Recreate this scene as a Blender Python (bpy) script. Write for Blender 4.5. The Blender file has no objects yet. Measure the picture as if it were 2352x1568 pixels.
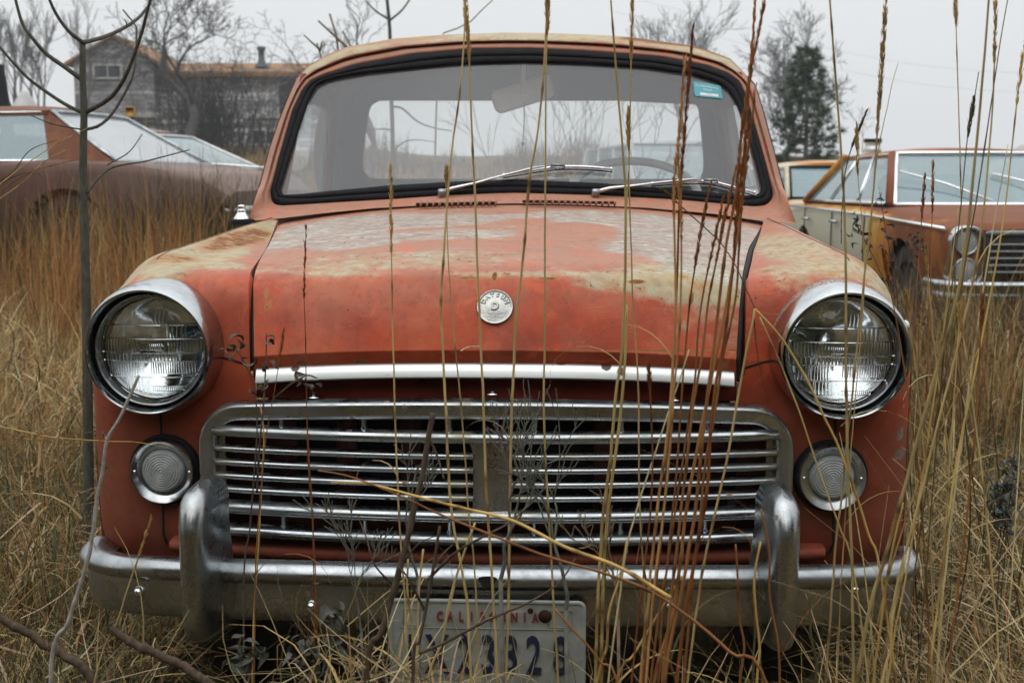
import bpy, math, random
import numpy as np
from mathutils import Vector, Matrix
random.seed(7); RNG = np.random.default_rng(7)
SC = bpy.context.scene
COL = SC.collection

# ------------------------------------------------------------------ camera model (measurements of the photo, 2352 x 1568)
FPX = 2793.0; PITCH = math.atan(354/FPX); CAMH = 1.07
CP, SP = math.cos(PITCH), math.sin(PITCH)
def ray(px, py):
    dx = (px-1176)/FPX; dy = (784-py)/FPX
    return np.array([dx, CP+dy*SP, -SP+dy*CP])
def P(px, py, y):
    d = ray(px, py); t = y/d[1]
    return np.array([d[0]*t, y, CAMH+d[2]*t])
TH = 0.041; TX, TY = -0.0315, 2.0
def to_local(v, point=True):
    v = np.asarray(v, float).copy()
    if point: v[0] -= TX; v[1] -= TY
    c, s = math.cos(TH), math.sin(TH)
    return np.array([c*v[0]-s*v[1], s*v[0]+c*v[1], v[2]])
CAML = to_local([0, 0, CAMH])
def L(px, py, f):
    """point of the truck (its own frame) on the surface y = f(x, z) seen at a photo pixel"""
    d = to_local(ray(px, py), False)
    fn = f if callable(f) else (lambda x, z: f)
    y = fn(0, 0.8)
    for _ in range(14):
        t = (y-CAML[1])/d[1]; p = CAML+d*t
        y = fn(p[0], p[2])
    t = (y-CAML[1])/d[1]
    return CAML+d*t

# ------------------------------------------------------------------ objects
def link(o, parent=None):
    COL.objects.link(o)
    if parent is not None: o.parent = parent
    return o
def tag(o, label=None, cat=None, group=None, kind=None):
    if label: o['label'] = label
    if cat: o['category'] = cat
    if group: o['group'] = group
    if kind: o['kind'] = kind
    return o
def empty(name, loc=(0, 0, 0), rz=0, label=None, cat=None, group=None):
    o = bpy.data.objects.new(name, None); o.location = loc; o.rotation_euler = (0, 0, rz)
    o.empty_display_size = 0.1
    return tag(link(o), label, cat, group)
def mkmesh(name, V, F, mats, smooth=True, col=None, mi=None):
    me = bpy.data.meshes.new(name)
    V = np.asarray(V, dtype=np.float32).reshape(-1, 3)
    if isinstance(F, np.ndarray) and F.ndim == 2:
        n, k = F.shape
        me.vertices.add(len(V)); me.vertices.foreach_set('co', V.ravel())
        me.loops.add(n*k); me.loops.foreach_set('vertex_index', F.astype(np.int32).ravel())
        me.polygons.add(n); me.polygons.foreach_set('loop_start', np.arange(0, n*k, k, dtype=np.int32))
        me.polygons.foreach_set('loop_total', np.full(n, k, dtype=np.int32))
        me.update(calc_edges=True)
    else:
        me.from_pydata([tuple(map(float, v)) for v in V], [], [tuple(map(int, f)) for f in F]); me.update()
    me.validate()
    if smooth: me.polygons.foreach_set('use_smooth', np.ones(len(me.polygons), dtype=bool))
    for m in (mats if isinstance(mats, (list, tuple)) else [mats]): me.materials.append(m)
    if mi is not None: me.polygons.foreach_set('material_index', np.asarray(mi, dtype=np.int32))
    if col is not None:
        a = me.color_attributes.new('wear', 'FLOAT_COLOR', 'POINT')
        c = np.ones((len(me.vertices), 4), dtype=np.float32); cc = np.asarray(col, dtype=np.float32)
        c[:, :cc.shape[1]] = cc
        a.data.foreach_set('color', c.ravel())
    return me
def obj(name, V, F, mats, parent=None, smooth=True, col=None, loc=None, auto=None, mi=None):
    me = mkmesh(name, V, F, mats, smooth, col, mi)
    o = bpy.data.objects.new(name, me)
    if loc is not None: o.location = tuple(map(float, loc))
    link(o, parent)
    if auto is not None:
        md = o.modifiers.new('es', 'EDGE_SPLIT'); md.split_angle = math.radians(auto)
    return o
class MB:
    def __init__(s): s.V = []; s.F = []; s.C = []; s.n = 0; s.M = []
    def add(s, V, F, c=None, m=0):
        V = np.asarray(V, float).reshape(-1, 3)
        s.F += [tuple(int(i)+s.n for i in f) for f in F]; s.M += [m]*len(F)
        s.V.append(V); s.n += len(V)
        s.C.append(np.tile(np.asarray(c if c is not None else (0, 0, 0), float), (len(V), 1)) if (c is None or np.ndim(c) == 1) else np.asarray(c))
        return s
    def box(s, c, d, rot=None, bev=0.0, m=0):
        x, y, z = [k/2 for k in d]
        if bev <= 0:
            V = [(sx*x, sy*y, sz*z) for sx in (-1, 1) for sy in (-1, 1) for sz in (-1, 1)]
            F = [(0, 1, 3, 2), (4, 6, 7, 5), (0, 4, 5, 1), (2, 3, 7, 6), (0, 2, 6, 4), (1, 5, 7, 3)]
        else:
            b = min(bev, x*.9, y*.9, z*.9); V = []; idx = {}
            for sx in (-1, 1):
                for sy in (-1, 1):
                    for sz in (-1, 1):
                        for a in range(3):
                            v = [sx*(x-b), sy*(y-b), sz*(z-b)]; v[a] = (sx*x, sy*y, sz*z)[a]
                            idx[(sx, sy, sz, a)] = len(V); V.append(v)
            F = []
            q = [(-1, -1), (1, -1), (1, 1), (-1, 1)]
            for a in range(3):
                for sg in (-1, 1):
                    f = []
                    for (u, w) in q:
                        k = [0, 0, 0]; k[a] = sg; k[(a+1) % 3] = u; k[(a+2) % 3] = w; f.append(idx[(*k, a)])
                    F.append(f if sg > 0 else f[::-1])
            for a in range(3):
                b1, c1 = (a+1) % 3, (a+2) % 3
                for u in (-1, 1):
                    for w in (-1, 1):
                        f = []
                        for (t, ax) in ((-1, b1), (1, b1), (1, c1), (-1, c1)):
                            k = [0, 0, 0]; k[a] = t; k[b1] = u; k[c1] = w; f.append(idx[(*k, ax)])
                        F.append(f if u*w > 0 else f[::-1])
            for sx in (-1, 1):
                for sy in (-1, 1):
                    for sz in (-1, 1):
                        f = [idx[(sx, sy, sz, a)] for a in range(3)]
                        F.append(f if sx*sy*sz > 0 else f[::-1])
        V = np.array(V, float)
        if rot is not None: V = V @ np.array(rot).T
        return s.add(V+np.array(c), F, m=m)
    def tube(s, pts, r, n=8, cap=True, c=None, ell=None, m=0):
        V, F = tube_geo(pts, r, n, cap, ell); return s.add(V, F, c, m)
    def grid(s, G, closed_u=False, closed_v=False, c=None, m=0, flip=False):
        G = np.asarray(G, float); nu, nv = G.shape[:2]
        F = []
        for i in range(nu if closed_u else nu-1):
            for j in range(nv if closed_v else nv-1):
                a = i*nv+j; b = ((i+1) % nu)*nv+j; cc = ((i+1) % nu)*nv+(j+1) % nv; d = i*nv+(j+1) % nv
                F.append((a, d, cc, b) if flip else (a, b, cc, d))
        return s.add(G.reshape(-1, 3), F, c, m)
    def lathe(s, prof, c, n=48, axis='y', m=0, R=None, tilt=None):
        """prof: (r, h) pairs, revolved round `axis` through c"""
        A = np.linspace(0, 2*math.pi, n, endpoint=False)
        G = []
        for a in A:
            row = []
            for r, h in prof:
                u, w = r*math.cos(a), r*math.sin(a)
                row.append((u, h, w) if axis == 'y' else (u, w, h) if axis == 'z' else (h, u, w))
            G.append(row)
        G = np.array(G)
        if tilt is not None: G = G @ np.array(tilt).T
        return s.grid(G+np.array(c), closed_u=True, m=m)
    def build(s, name, mats, parent=None, smooth=True, auto=None, col=False, loc=None):
        V = np.concatenate(s.V) if s.V else np.zeros((0, 3))
        return obj(name, V, s.F, mats, parent, smooth, np.concatenate(s.C) if col else None, loc, auto, s.M if any(s.M) else None)
def tube_geo(pts, r, n=8, cap=True, ell=None):
    pts = np.asarray(pts, float); k = len(pts)
    r = np.full(k, r) if np.isscalar(r) else np.asarray(r, float)
    T = np.gradient(pts, axis=0); T /= np.linalg.norm(T, axis=1)[:, None]+1e-12
    up = np.array([0, 0, 1.0]) if abs(T[0][2]) < .9 else np.array([0, 1.0, 0])
    V = []
    N = np.cross(T[0], up); N /= np.linalg.norm(N)
    for i in range(k):
        N = N-T[i]*np.dot(N, T[i]); N /= np.linalg.norm(N)+1e-12
        B = np.cross(T[i], N)
        e1, e2 = ell if ell else (1, 1)
        for j in range(n):
            a = 2*math.pi*j/n
            V.append(pts[i]+r[i]*(math.cos(a)*N*e1+math.sin(a)*B*e2))
    F = []
    for i in range(k-1):
        for j in range(n):
            F.append((i*n+j, i*n+(j+1) % n, (i+1)*n+(j+1) % n, (i+1)*n+j))
    if cap: F.append(tuple(range(n))[::-1]); F.append(tuple((k-1)*n+j for j in range(n)))
    return V, F
def spline(pts, n, closed=False):
    """Catmull-Rom through the points, n samples, even in parameter"""
    pts = np.asarray(pts, float); k = len(pts)
    if closed: Q = np.vstack([pts[-1], pts, pts[0], pts[1]]); segs = k
    else: Q = np.vstack([2*pts[0]-pts[1], pts, 2*pts[-1]-pts[-2]]); segs = k-1
    d = np.linalg.norm(np.diff(np.vstack([pts, pts[:1]]) if closed else pts, axis=0), axis=1)
    cum = np.concatenate([[0], np.cumsum(d)]); out = []
    for s in np.linspace(0, cum[-1], n, endpoint=not closed):
        i = min(segs-1, max(0, np.searchsorted(cum, s, side='right')-1)); t = (s-cum[i])/max(d[i], 1e-9)
        p0, p1, p2, p3 = Q[i], Q[i+1], Q[i+2], Q[i+3]
        out.append(.5*((2*p1)+(-p0+p2)*t+(2*p0-5*p1+4*p2-p3)*t*t+(-p0+3*p1-3*p2+p3)*t**3))
    return np.array(out)
def sstep(a, b, x): t = np.clip((x-a)/(b-a), 0, 1); return t*t*(3-2*t)
def rotm(ax, a):
    return np.array(Matrix.Rotation(a, 3, ax))
def text_geo(s, size, extrude=.001, sx=1.0, bold=0.0, center=True):
    cu = bpy.data.curves.new('t', 'FONT'); cu.body = s; cu.size = size; cu.extrude = extrude; cu.offset = bold
    cu.align_x = 'CENTER' if center else 'LEFT'; cu.align_y = 'CENTER'; cu.resolution_u = 3
    o = bpy.data.objects.new('t', cu); COL.objects.link(o)
    dg = bpy.context.evaluated_depsgraph_get()
    me = bpy.data.meshes.new_from_object(o.evaluated_get(dg))
    V = np.array([v.co[:] for v in me.vertices]); F = [tuple(p.vertices) for p in me.polygons]
    bpy.data.objects.remove(o); bpy.data.curves.remove(cu); bpy.data.meshes.remove(me)
    V[:, 0] *= sx
    return V, F

# ------------------------------------------------------------------ materials
class NT:
    def __init__(s, name):
        s.m = bpy.data.materials.new(name); s.m.use_nodes = True; s.t = s.m.node_tree; s.N = s.t.nodes; s.N.clear()
        s.out = s.N.new('ShaderNodeOutputMaterial'); s._tc = None
    def link(s, a, b): s.t.links.new(a, b)
    def n(s, typ, ins=None, **kw):
        nd = s.N.new(typ)
        for k, v in kw.items(): setattr(nd, k, v)
        for k, v in (ins or {}).items():
            if hasattr(v, 'is_output') or isinstance(v, bpy.types.NodeSocket): s.link(v, nd.inputs[k])
            else: nd.inputs[k].default_value = v
        return nd
    @property
    def tc(s):
        if s._tc is None: s._tc = s.N.new('ShaderNodeTexCoord')
        return s._tc.outputs['Object']
    def mapped(s, scale=(1, 1, 1), rot=(0, 0, 0), loc=(0, 0, 0)):
        return s.n('ShaderNodeMapping', {'Vector': s.tc, 'Scale': scale, 'Rotation': rot, 'Location': loc}).outputs[0]
    def noise(s, scale, detail=4, rough=.55, vec=None, dist=0.0):
        return s.n('ShaderNodeTexNoise', {'Vector': vec if vec is not None else s.tc, 'Scale': scale, 'Detail': detail, 'Roughness': rough, 'Distortion': dist}).outputs['Fac']
    def voro(s, scale, vec=None, feature='F1', out='Distance', rnd=1.0):
        return s.n('ShaderNodeTexVoronoi', {'Vector': vec if vec is not None else s.tc, 'Scale': scale, 'Randomness': rnd}, feature=feature).outputs[out]
    def ramp(s, fac, stops, interp='LINEAR'):
        r = s.n('ShaderNodeValToRGB', {'Fac': fac}); e = r.color_ramp; e.interpolation = interp
        while len(e.elements) > 1: e.elements.remove(e.elements[-1])
        for i, (p, c) in enumerate(stops):
            el = e.elements[0] if i == 0 else e.elements.new(p)
            el.position = p; el.color = (*c, 1) if not np.isscalar(c) else (c, c, c, 1)
        return r.outputs[0]
    def step(s, v, a, b):
        return s.n('ShaderNodeMapRange', {'Value': v, 'From Min': a, 'From Max': b, 'To Min': 0.0, 'To Max': 1.0}, clamp=True, interpolation_type='SMOOTHSTEP').outputs[0]
    def math(s, op, a, b=0.0, clamp=False):
        nd = s.N.new('ShaderNodeMath'); nd.operation = op; nd.use_clamp = clamp
        for i, v in enumerate((a, b)):
            if isinstance(v, bpy.types.NodeSocket): s.link(v, nd.inputs[i])
            else: nd.inputs[i].default_value = v
        return nd.outputs[0]
    def mix(s, fac, a, b):
        nd = s.N.new('ShaderNodeMix'); nd.data_type = 'RGBA'
        for k, v in ((0, fac), (6, a), (7, b)):
            if isinstance(v, bpy.types.NodeSocket): s.link(v, nd.inputs[k])
            else: nd.inputs[k].default_value = v if k == 0 else (*v, 1)
        return nd.outputs[2]
    def attr(s, name='wear'):
        a = s.n('ShaderNodeAttribute', attribute_name=name)
        sp = s.n('ShaderNodeSeparateColor', {'Color': a.outputs['Color']})
        return a.outputs['Color'], sp.outputs[0], sp.outputs[1], sp.outputs[2]
    def xyz(s):
        return s.n('ShaderNodeSeparateXYZ', {'Vector': s.tc}).outputs
    def bump(s, h, strength=.3, dist=.001, normal=None):
        ins = {'Height': h, 'Strength': strength, 'Distance': dist}
        if normal is not None: ins['Normal'] = normal
        return s.n('ShaderNodeBump', ins).outputs[0]
    def bsdf(s, **k):
        ins = {}
        for a, b in k.items():
            nm = {'color': 'Base Color', 'rough': 'Roughness', 'metal': 'Metallic', 'normal': 'Normal', 'spec': 'Specular IOR Level',
                  'trans': 'Transmission Weight', 'ior': 'IOR', 'alpha': 'Alpha', 'coat': 'Coat Weight', 'coatr': 'Coat Roughness', 'sheen': 'Sheen Weight', 'sss': 'Subsurface Weight'}[a]
            if nm == 'Base Color' and isinstance(b, tuple) and len(b) == 3: b = (*b, 1)
            ins[nm] = b
        p = s.n('ShaderNodeBsdfPrincipled', ins)
        s.link(p.outputs[0], s.out.inputs[0]); return p
def simple(name, color, rough=.6, metal=0., var=.25, scale=20., bump=.0, bscale=80., spec=.5, **kw):
    t = NT(name); n = t.noise(scale, 4)
    c2 = tuple(min(1, c*(1+var)) for c in color); c1 = tuple(c*(1-var) for c in color)
    col = t.ramp(n, [(.3, c1), (.7, c2)])
    k = dict(color=col, rough=rough, metal=metal, spec=spec, **kw)
    if bump: k['normal'] = t.bump(t.noise(bscale, 4), bump, .002)
    t.bsdf(**k); return t.m
M = {}
def make_paint(name='truck_paint', fade=1.0):
    """sun-bleached red paint; 'wear' = (bare primer, cream undercoat, rust) worn areas measured on the panels"""
    t = NT(name); _, r, g, b = t.attr(); zc0 = t.xyz()[2]
    n1 = t.noise(9, 6, .6); n2 = t.noise(45, 5, .6); fine = t.noise(300, 3, .6)
    red = t.ramp(n1, [(.28, (.26, .036, .017)), (.48, (.42, .062, .024)), (.62, (.47, .088, .034)), (.78, (.46, .13, .060))])
    chalk_n = t.step(t.noise(7, 6, .7, dist=.8), .30, .62); chalk = t.step(t.noise(5, 5, .65, dist=.6), .42, .72)
    red = t.mix(t.math('MULTIPLY', chalk, .38), red, (.50, .215, .135))
    zt_ = t.xyz()[2]; red = t.mix(t.math('MULTIPLY', t.step(zt_, .912, .945), t.math('ADD', .5, t.math('MULTIPLY', n2, .7), True)), red, (.38, .225, .16))
    red = t.mix(t.math('MULTIPLY', t.step(zt_, .84, .90), t.math('MULTIPLY', chalk_n, .42)), red, (.44, .19, .12))
    # brighter orange rubs and streaks
    st = t.step(t.noise(16, 5, .7, vec=t.mapped((1, .35, 1)), dist=1.2), .56, .66)
    mot = t.step(t.noise(70, 5, .75), .50, .66); red = t.mix(t.math('MULTIPLY', mot, .30), red, (.20, .040, .024))
    red = t.mix(t.math('MULTIPLY', st, .45), red, (.62, .13, .055))
    # wear threshold
    fl = t.noise(60, 4, .7, vec=t.mapped((.5, 1.0, .8)))
    def thr(m, amt, lo=.42, hi=.62):
        s_ = t.math('ADD', m, t.math('MULTIPLY', t.math('SUBTRACT', n2, .5), amt))
        s_ = t.math('ADD', s_, t.math('MULTIPLY', t.math('SUBTRACT', n1, .5), amt*.8))
        return t.step(s_, lo, hi)
    cream = t.mix(t.step(n2, .35, .7), (.38, .33, .19), (.43, .41, .29))
    cream = t.mix(t.step(t.noise(22, 5, .6), .5, .72), cream, (.38, .23, .075))
    col = t.mix(t.math('MULTIPLY', thr(g, .75, .25, .75), .9), red, cream)
    prim = t.mix(t.step(fl, .35, .62), (.24, .25, .22), (.42, .43, .39))
    flake = t.step(t.voro(150, vec=t.mapped((.45, 1.1, .45)), out='Color'), .80, .86)
    prim = t.mix(flake, prim, (.68, .70, .69))
    pm = thr(r, .8, .34, .66)
    pm2 = t.math('MULTIPLY', pm, t.math('ADD', .25, t.math('MULTIPLY', t.step(t.noise(95, 4, .75, vec=t.mapped((.3, 1, .6))), .36, .60), .70)))
    col = t.mix(pm2, col, prim)
    rust = t.ramp(t.noise(40, 5, .7), [(.3, (.075, .028, .014)), (.5, (.20, .075, .028)), (.7, (.36, .16, .05))])
    rm = thr(b, .7, .42, .60)
    # pin-hole rust specks everywhere
    sp = t.voro(42, out='Distance'); pk = t.voro(42, out='Color')
    specks = t.math('MULTIPLY', t.step(sp, .10, .06), t.step(pk, .62, .66))
    sp2 = t.voro(120); pk2 = t.voro(120, out='Color')
    specks = t.math('MAXIMUM', specks, t.math('MULTIPLY', t.step(sp2, .16, .10), t.step(pk2, .70, .74)))
    specks = t.math('MULTIPLY', specks, t.step(t.noise(7, 3), .36, .52))
    sp3 = t.voro(26, vec=t.mapped((1.6, 1, .8))); pk3 = t.voro(26, vec=t.mapped((1.6, 1, .8)), out='Color')
    specks = t.math('MAXIMUM', specks, t.math('MULTIPLY', t.step(t.math('ADD', sp3, t.math('MULTIPLY', fine, .10)), .15, .10), t.step(pk3, .80, .83)))
    rustc = t.mix(t.math('MULTIPLY', specks, .85), rust, (.06, .025, .018))
    halo = t.math('MULTIPLY', thr(b, .5, .12, .50), .75); col = t.mix(halo, col, (.37, .18, .062))
    rm = t.math('MAXIMUM', rm, t.math('MULTIPLY', specks, .85))
    col = t.mix(rm, col, rustc)
    # sharp flakes where the undercoat is lifting, and bare rust inside the worn areas
    chip = t.step(t.noise(48, 7, .82, dist=.4), .585, .600); wornz = t.step(t.math('MAXIMUM', t.math('MAXIMUM', g, r), t.math('MULTIPLY', b, 1.2)), .18, .5)
    chipm = t.math('MULTIPLY', chip, t.math("ADD", .16, t.math("MULTIPLY", wornz, .84)))
    chipm = t.math('MULTIPLY', chipm, t.step(t.noise(6, 3), .40, .55))
    col = t.mix(chipm, col, rustc); rm = t.math('MAXIMUM', rm, chipm)
    # thin scratches and vertical run marks
    sc = t.step(t.math('ABSOLUTE', t.math('SUBTRACT', t.noise(5, 3, .5, vec=t.mapped((1.0, 1.0, 7.0), rot=(0, .9, .3)), dist=2.2), .5)), .0035, .0010)
    col = t.mix(t.math('MULTIPLY', t.math('MULTIPLY', sc, t.step(t.noise(3, 2), .50, .60)), .55), col, (.55, .28, .20))
    run = t.step(t.noise(1, 4, .65, vec=t.mapped((38, 20, 2.2))), .56, .74); col = t.mix(t.math('MULTIPLY', t.math('MULTIPLY', run, t.step(zc0, .93, .90)), .28), col, (.14, .045, .028))
    # shade painted into the colour of the lower panels, then patchy grime all over
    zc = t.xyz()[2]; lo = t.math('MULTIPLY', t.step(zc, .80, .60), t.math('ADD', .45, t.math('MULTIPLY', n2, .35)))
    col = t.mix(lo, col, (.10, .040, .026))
    col = t.mix(t.math('MULTIPLY', t.step(t.noise(14, 7, .75), .42, .75), .30), col, (.14, .085, .06))
    rough = t.math('ADD', .46, t.math('MULTIPLY', n2, .2))
    rough = t.math('ADD', rough, t.math('MULTIPLY', rm, .2))
    h = t.math('ADD', t.math('MULTIPLY', fine, .3), t.math('MULTIPLY', t.math('SUBTRACT', 1.0, rm), .6))
    h = t.math('ADD', h, t.math('MULTIPLY', pm2, -.5))
    h = t.math('ADD', h, t.math('MULTIPLY', n1, 1.2))
    t.bsdf(color=col, rough=rough, normal=t.bump(h, .34, .0018), spec=.20)
    return t.m
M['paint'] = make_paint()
def make_red(name, c, var=.3):
    t = NT(name); n = t.noise(12, 6, .65); n2 = t.noise(60, 4, .6)
    col = t.ramp(n, [(.3, tuple(k*(1-var) for k in c)), (.7, tuple(k*(1+var) for k in c))])
    chip = t.step(t.noise(26, 5, .7, dist=.7), .66, .70)
    col = t.mix(t.math('MULTIPLY', chip, .8), col, (.05, .028, .022))
    t.bsdf(color=col, rough=.62, normal=t.bump(n2, .25, .001), spec=.35); return t.m
M['red_in'] = make_red('inner_red_paint', (.16, .032, .022))
def make_chrome(name, base=.62, rough=.16, rust=.0, cloud=.35, z_rust=None, x_stain=False):
    t = NT(name); n = t.noise(14, 6, .7); n2 = t.noise(160, 4, .6); n3 = t.noise(5, 3)
    tint = t.mix(t.step(n, .35, .75), (base, base*1.06, base*1.10), (base*.62, base*.68, base*.70))
    sp = t.voro(30); pk = t.voro(30, out='Color')
    m = t.math('MULTIPLY', t.step(sp, .17, .09), t.step(pk, .80-rust*.35, .84-rust*.35))
    m = t.math('MULTIPLY', m, t.step(t.noise(6, 2), .46-rust*.1, .58))
    stain = t.math('MULTIPLY', t.step(t.noise(9, 4, .6, dist=.8), .60-rust*.08, .78), .35+rust*.3)
    if z_rust is not None:
        x, y, z = t.xyz()[0], t.xyz()[1], t.xyz()[2]
        zz = t.step(z, z_rust[0], z_rust[1])
        grit = t.step(t.noise(260, 3, .7, vec=t.mapped((1, .6, 1))), .46, .54)
        gm = t.math('MULTIPLY', zz, t.step(y, z_rust[2], z_rust[2]+.012))
        m = t.math('MAXIMUM', m, t.math('MULTIPLY', gm, t.math('ADD', .35, t.math('MULTIPLY', grit, .65))))
    if x_stain:
        ax_ = t.math('ABSOLUTE', t.xyz()[0]); e1 = t.math('MULTIPLY', t.step(ax_, .425, .462), .55); e2 = t.math('MULTIPLY', t.step(ax_, .085, .04), t.step(ax_, .030, .036))
        stain = t.math('MAXIMUM', stain, t.math('MULTIPLY', t.math('MAXIMUM', e1, e2), t.math('MULTIPLY', t.step(n, .30, .60), .85)))
    rc = t.ramp(t.noise(120, 4, .7), [(.35, (.06, .028, .015)), (.55, (.22, .10, .035)), (.7, (.42, .30, .14))])
    col = t.mix(stain, tint, (.27, .24, .13))
    col = t.mix(m, col, rc)
    ro = t.math('ADD', rough, t.math('MULTIPLY', t.step(n, .4, .8), cloud*.5))
    ro = t.math('ADD', ro, t.math('MULTIPLY', m, .5))
    met = t.math('SUBTRACT', 1.0, t.math('MULTIPLY', t.math('ADD', m, t.math('MULTIPLY', stain, .5)), .9), True)
    t.bsdf(color=col, rough=ro, metal=met, normal=t.bump(t.math('ADD', t.math('MULTIPLY', n3, 1.0), t.math('MULTIPLY', n2, .05)), .22, .003)); return t.m
M['chrome'] = make_chrome('weathered_chrome', .52, .14, .35)
M['chrome_b'] = make_chrome('bumper_chrome', .42, .24, .55, .7)
M['chrome_r'] = make_chrome('rusting_chrome_bezel', .62, .10, .2, z_rust=(.02, .06, .014))
M['chrome_g'] = make_chrome('grille_chrome', .44, .24, .95, .8, x_stain=True)
M['alu'] = simple('dull_aluminium', (.55, .56, .55), .38, .85, .12, 40, .15, 200)
M['bright'] = simple('polished_steel', (.78, .79, .80), .12, 1.0, .05)
M['trim'] = None
def make_trim():
    t = NT('anodised_trim'); sp = t.math('ADD', t.voro(30), t.math('MULTIPLY', t.noise(140, 3), .14)); pk = t.voro(30, out='Color')
    m = t.math('MULTIPLY', t.step(sp, .40, .34), t.step(pk, .58, .61))
    col = t.mix(m, (.60, .62, .61), (.055, .020, .008))
    col = t.mix(t.math('MULTIPLY', t.step(t.noise(22, 4), .6, .8), .4), col, (.45, .42, .28))
    t.bsdf(color=col, rough=.34, metal=t.math('SUBTRACT', .8, t.math('MULTIPLY', m, .8), True), normal=t.bump(t.noise(90, 3), .08, .001)); return t.m
M['trim'] = make_trim()
M['rubber'] = simple('black_rubber', (.010, .010, .012), .75, 0, .3, 60, .2, 150, spec=.15)
M['gap'] = simple('dark_gap', (.012, .009, .008), .9, 0, .3)
M['dark'] = simple('dark_underside', (.018, .014, .013), .85, 0, .4, 8)
M['rustdark'] = simple('dark_rust', (.10, .04, .025), .8, 0, .5, 60, .3)
M['rustblack'] = simple('black_rust', (.030, .014, .010), .9, 0, .4, 60, .3, spec=.1)
M['plastic'] = simple('interior_grey', (.16, .16, .165), .6, 0, .1)
M['liner'] = simple('headliner', (.11, .113, .118), .9, 0, .15, 6)
M['seat'] = simple('seat_vinyl', (.10, .10, .11), .5, 0, .15)
M['wheelrim'] = simple('steering_wheel_plastic', (.62, .62, .60), .4, 0, .1)
M['mirror_back'] = simple('mirror_housing', (.90, .90, .89), .45, .0, .08)
M['string'] = simple('string', (.30, .29, .27), .8, 0, .1)
M['tyre'] = simple('tyre_rubber', (.022, .021, .020), .8, 0, .3, 40, .3)
M['white'] = simple('white_print', (.72, .76, .76), .5, 0, .04)
M['teal'] = simple('teal_sticker', (.08, .36, .42), .5, 0, .08)
M['faint'] = simple('faded_print', (.30, .27, .28), .6, 0, .1)
M['plate'] = simple('plate_enamel', (.25, .27, .245), .42, 0, .28, 22, .2, 60)
M['navy'] = simple('navy_enamel', (.010, .016, .045), .4, 0, .15)
M['platered'] = simple('red_enamel', (.17, .025, .02), .45, 0, .15)
M['badge'] = simple('pitted_badge_metal', (.56, .57, .53), .40, .45, .18, 120, .4, 300)
M['badge_hi'] = simple('badge_relief', (.34, .35, .33), .34, .8, .1)
M['badge_line'] = simple('badge_recess', (.07, .07, .06), .7, 0, .1)
def glass(name, dust=.25, dcol=(.45, .46, .47), rough=.02, gl=1.0, streak=False, base=0.0, trl=0.0):
    t = NT(name)
    tr = t.n('ShaderNodeBsdfTransparent', {'Color': (.93, .95, .95, 1)})
    df = t.n('ShaderNodeBsdfDiffuse', {'Color': (*dcol, 1)})
    if trl:
        tl_ = t.n('ShaderNodeBsdfTranslucent', {'Color': (.85, .86, .87, 1)}); df = t.n('ShaderNodeMixShader', {0: trl, 1: df.outputs[0], 2: tl_.outputs[0]})
    gs = t.n('ShaderNodeBsdfGlossy', {'Color': (gl, gl, gl, 1), 'Roughness': rough})
    n = t.noise(3.0, 5, .6, dist=.5); n2 = t.noise(40, 4, .6)
    f = t.math('ADD', dust*.72, t.math('MULTIPLY', t.math('ADD', t.math('MULTIPLY', n, .7), t.math('MULTIPLY', n2, .3)), dust*.56))
    a = t.n('ShaderNodeMixShader', {0: f, 1: tr.outputs[0], 2: df.outputs[0]})
    geo = t.n('ShaderNodeNewGeometry')
    fr = t.n('ShaderNodeFresnel', {'IOR': t.math('SUBTRACT', 1.5, t.math('MULTIPLY', geo.outputs['Backfacing'], .8333))})
    fac = t.math('ADD', fr.outputs[0], base)
    b = t.n('ShaderNodeMixShader', {0: fac, 1: a.outputs[0], 2: gs.outputs[0]})
    t.link(b.outputs[0], t.out.inputs[0]); return t.m
M['glass'] = glass('dusty_windshield_glass', .17, (.42, .44, .47))
M['glass2'] = glass('rear_glass', .16, (.5, .5, .5), trl=.85)
M['carglass'] = glass('old_car_glass', .52, (.24, .38, .42), .06, .9, base=.06)
M['fogglass'] = glass('frosted_car_glass', .62, (.50, .54, .56), .12, .9, base=.05)
def lens_mat():
    t = NT('fluted_lens_glass')
    x, y, z = t.xyz()[0], t.xyz()[1], t.xyz()[2]
    # bands of vertical flutes, different pitch per band, ridges between the bands
    def rib(freq, ax=x): return t.math('POWER', t.math('ABSOLUTE', t.math('SINE', t.math('MULTIPLY', ax, freq))), .7)
    def band(lo, hi): return t.math('MULTIPLY', t.step(z, lo-.0006, lo+.0006), t.step(z, hi+.0006, hi-.0006))
    def xb(lo, hi): return t.math('MULTIPLY', t.step(x, lo-.0006, lo+.0006), t.step(x, hi+.0006, hi-.0006))
    h = t.math('MULTIPLY', t.math('MULTIPLY', rib(480), band(.042, .066)), xb(.004, .03))
    for lo, hi, fr, x0, x1 in ((.020, .042, 430, .028, .06), (-.004, .018, 560, -.08, -.018), (-.004, .018, 620, .03, .08), (.0, .012, 900, -.018, .02), (-.018, -.006, 520, -.03, .05),
                       (-.045, -.020, 640, -.075, -.020), (-.040, -.020, 760, .0, .075), (-.07, -.047, 520, -.045, -.015), (-.07, -.062, 900, .0, .05), (-.020, -.004, 420, -.08, -.03)):
        h = t.math('ADD', h, t.math('MULTIPLY', t.math('MULTIPLY', rib(fr), band(lo, hi)), xb(x0, x1)))
    for zz in (.042, .019, -.005, -.019, -.046):
        h = t.math('ADD', h, t.math('MULTIPLY', t.math('MULTIPLY', t.step(z, zz-.0012, zz), t.step(z, zz+.0012, zz)), 1.5))
    h = t.math('ADD', h, t.math('MULTIPLY', t.noise(30, 3), .8))
    t.bsdf(color=(.93, .95, .95), rough=.03, trans=1.0, ior=1.45, normal=t.bump(h, .75, .0016))
    return t.m
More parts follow.
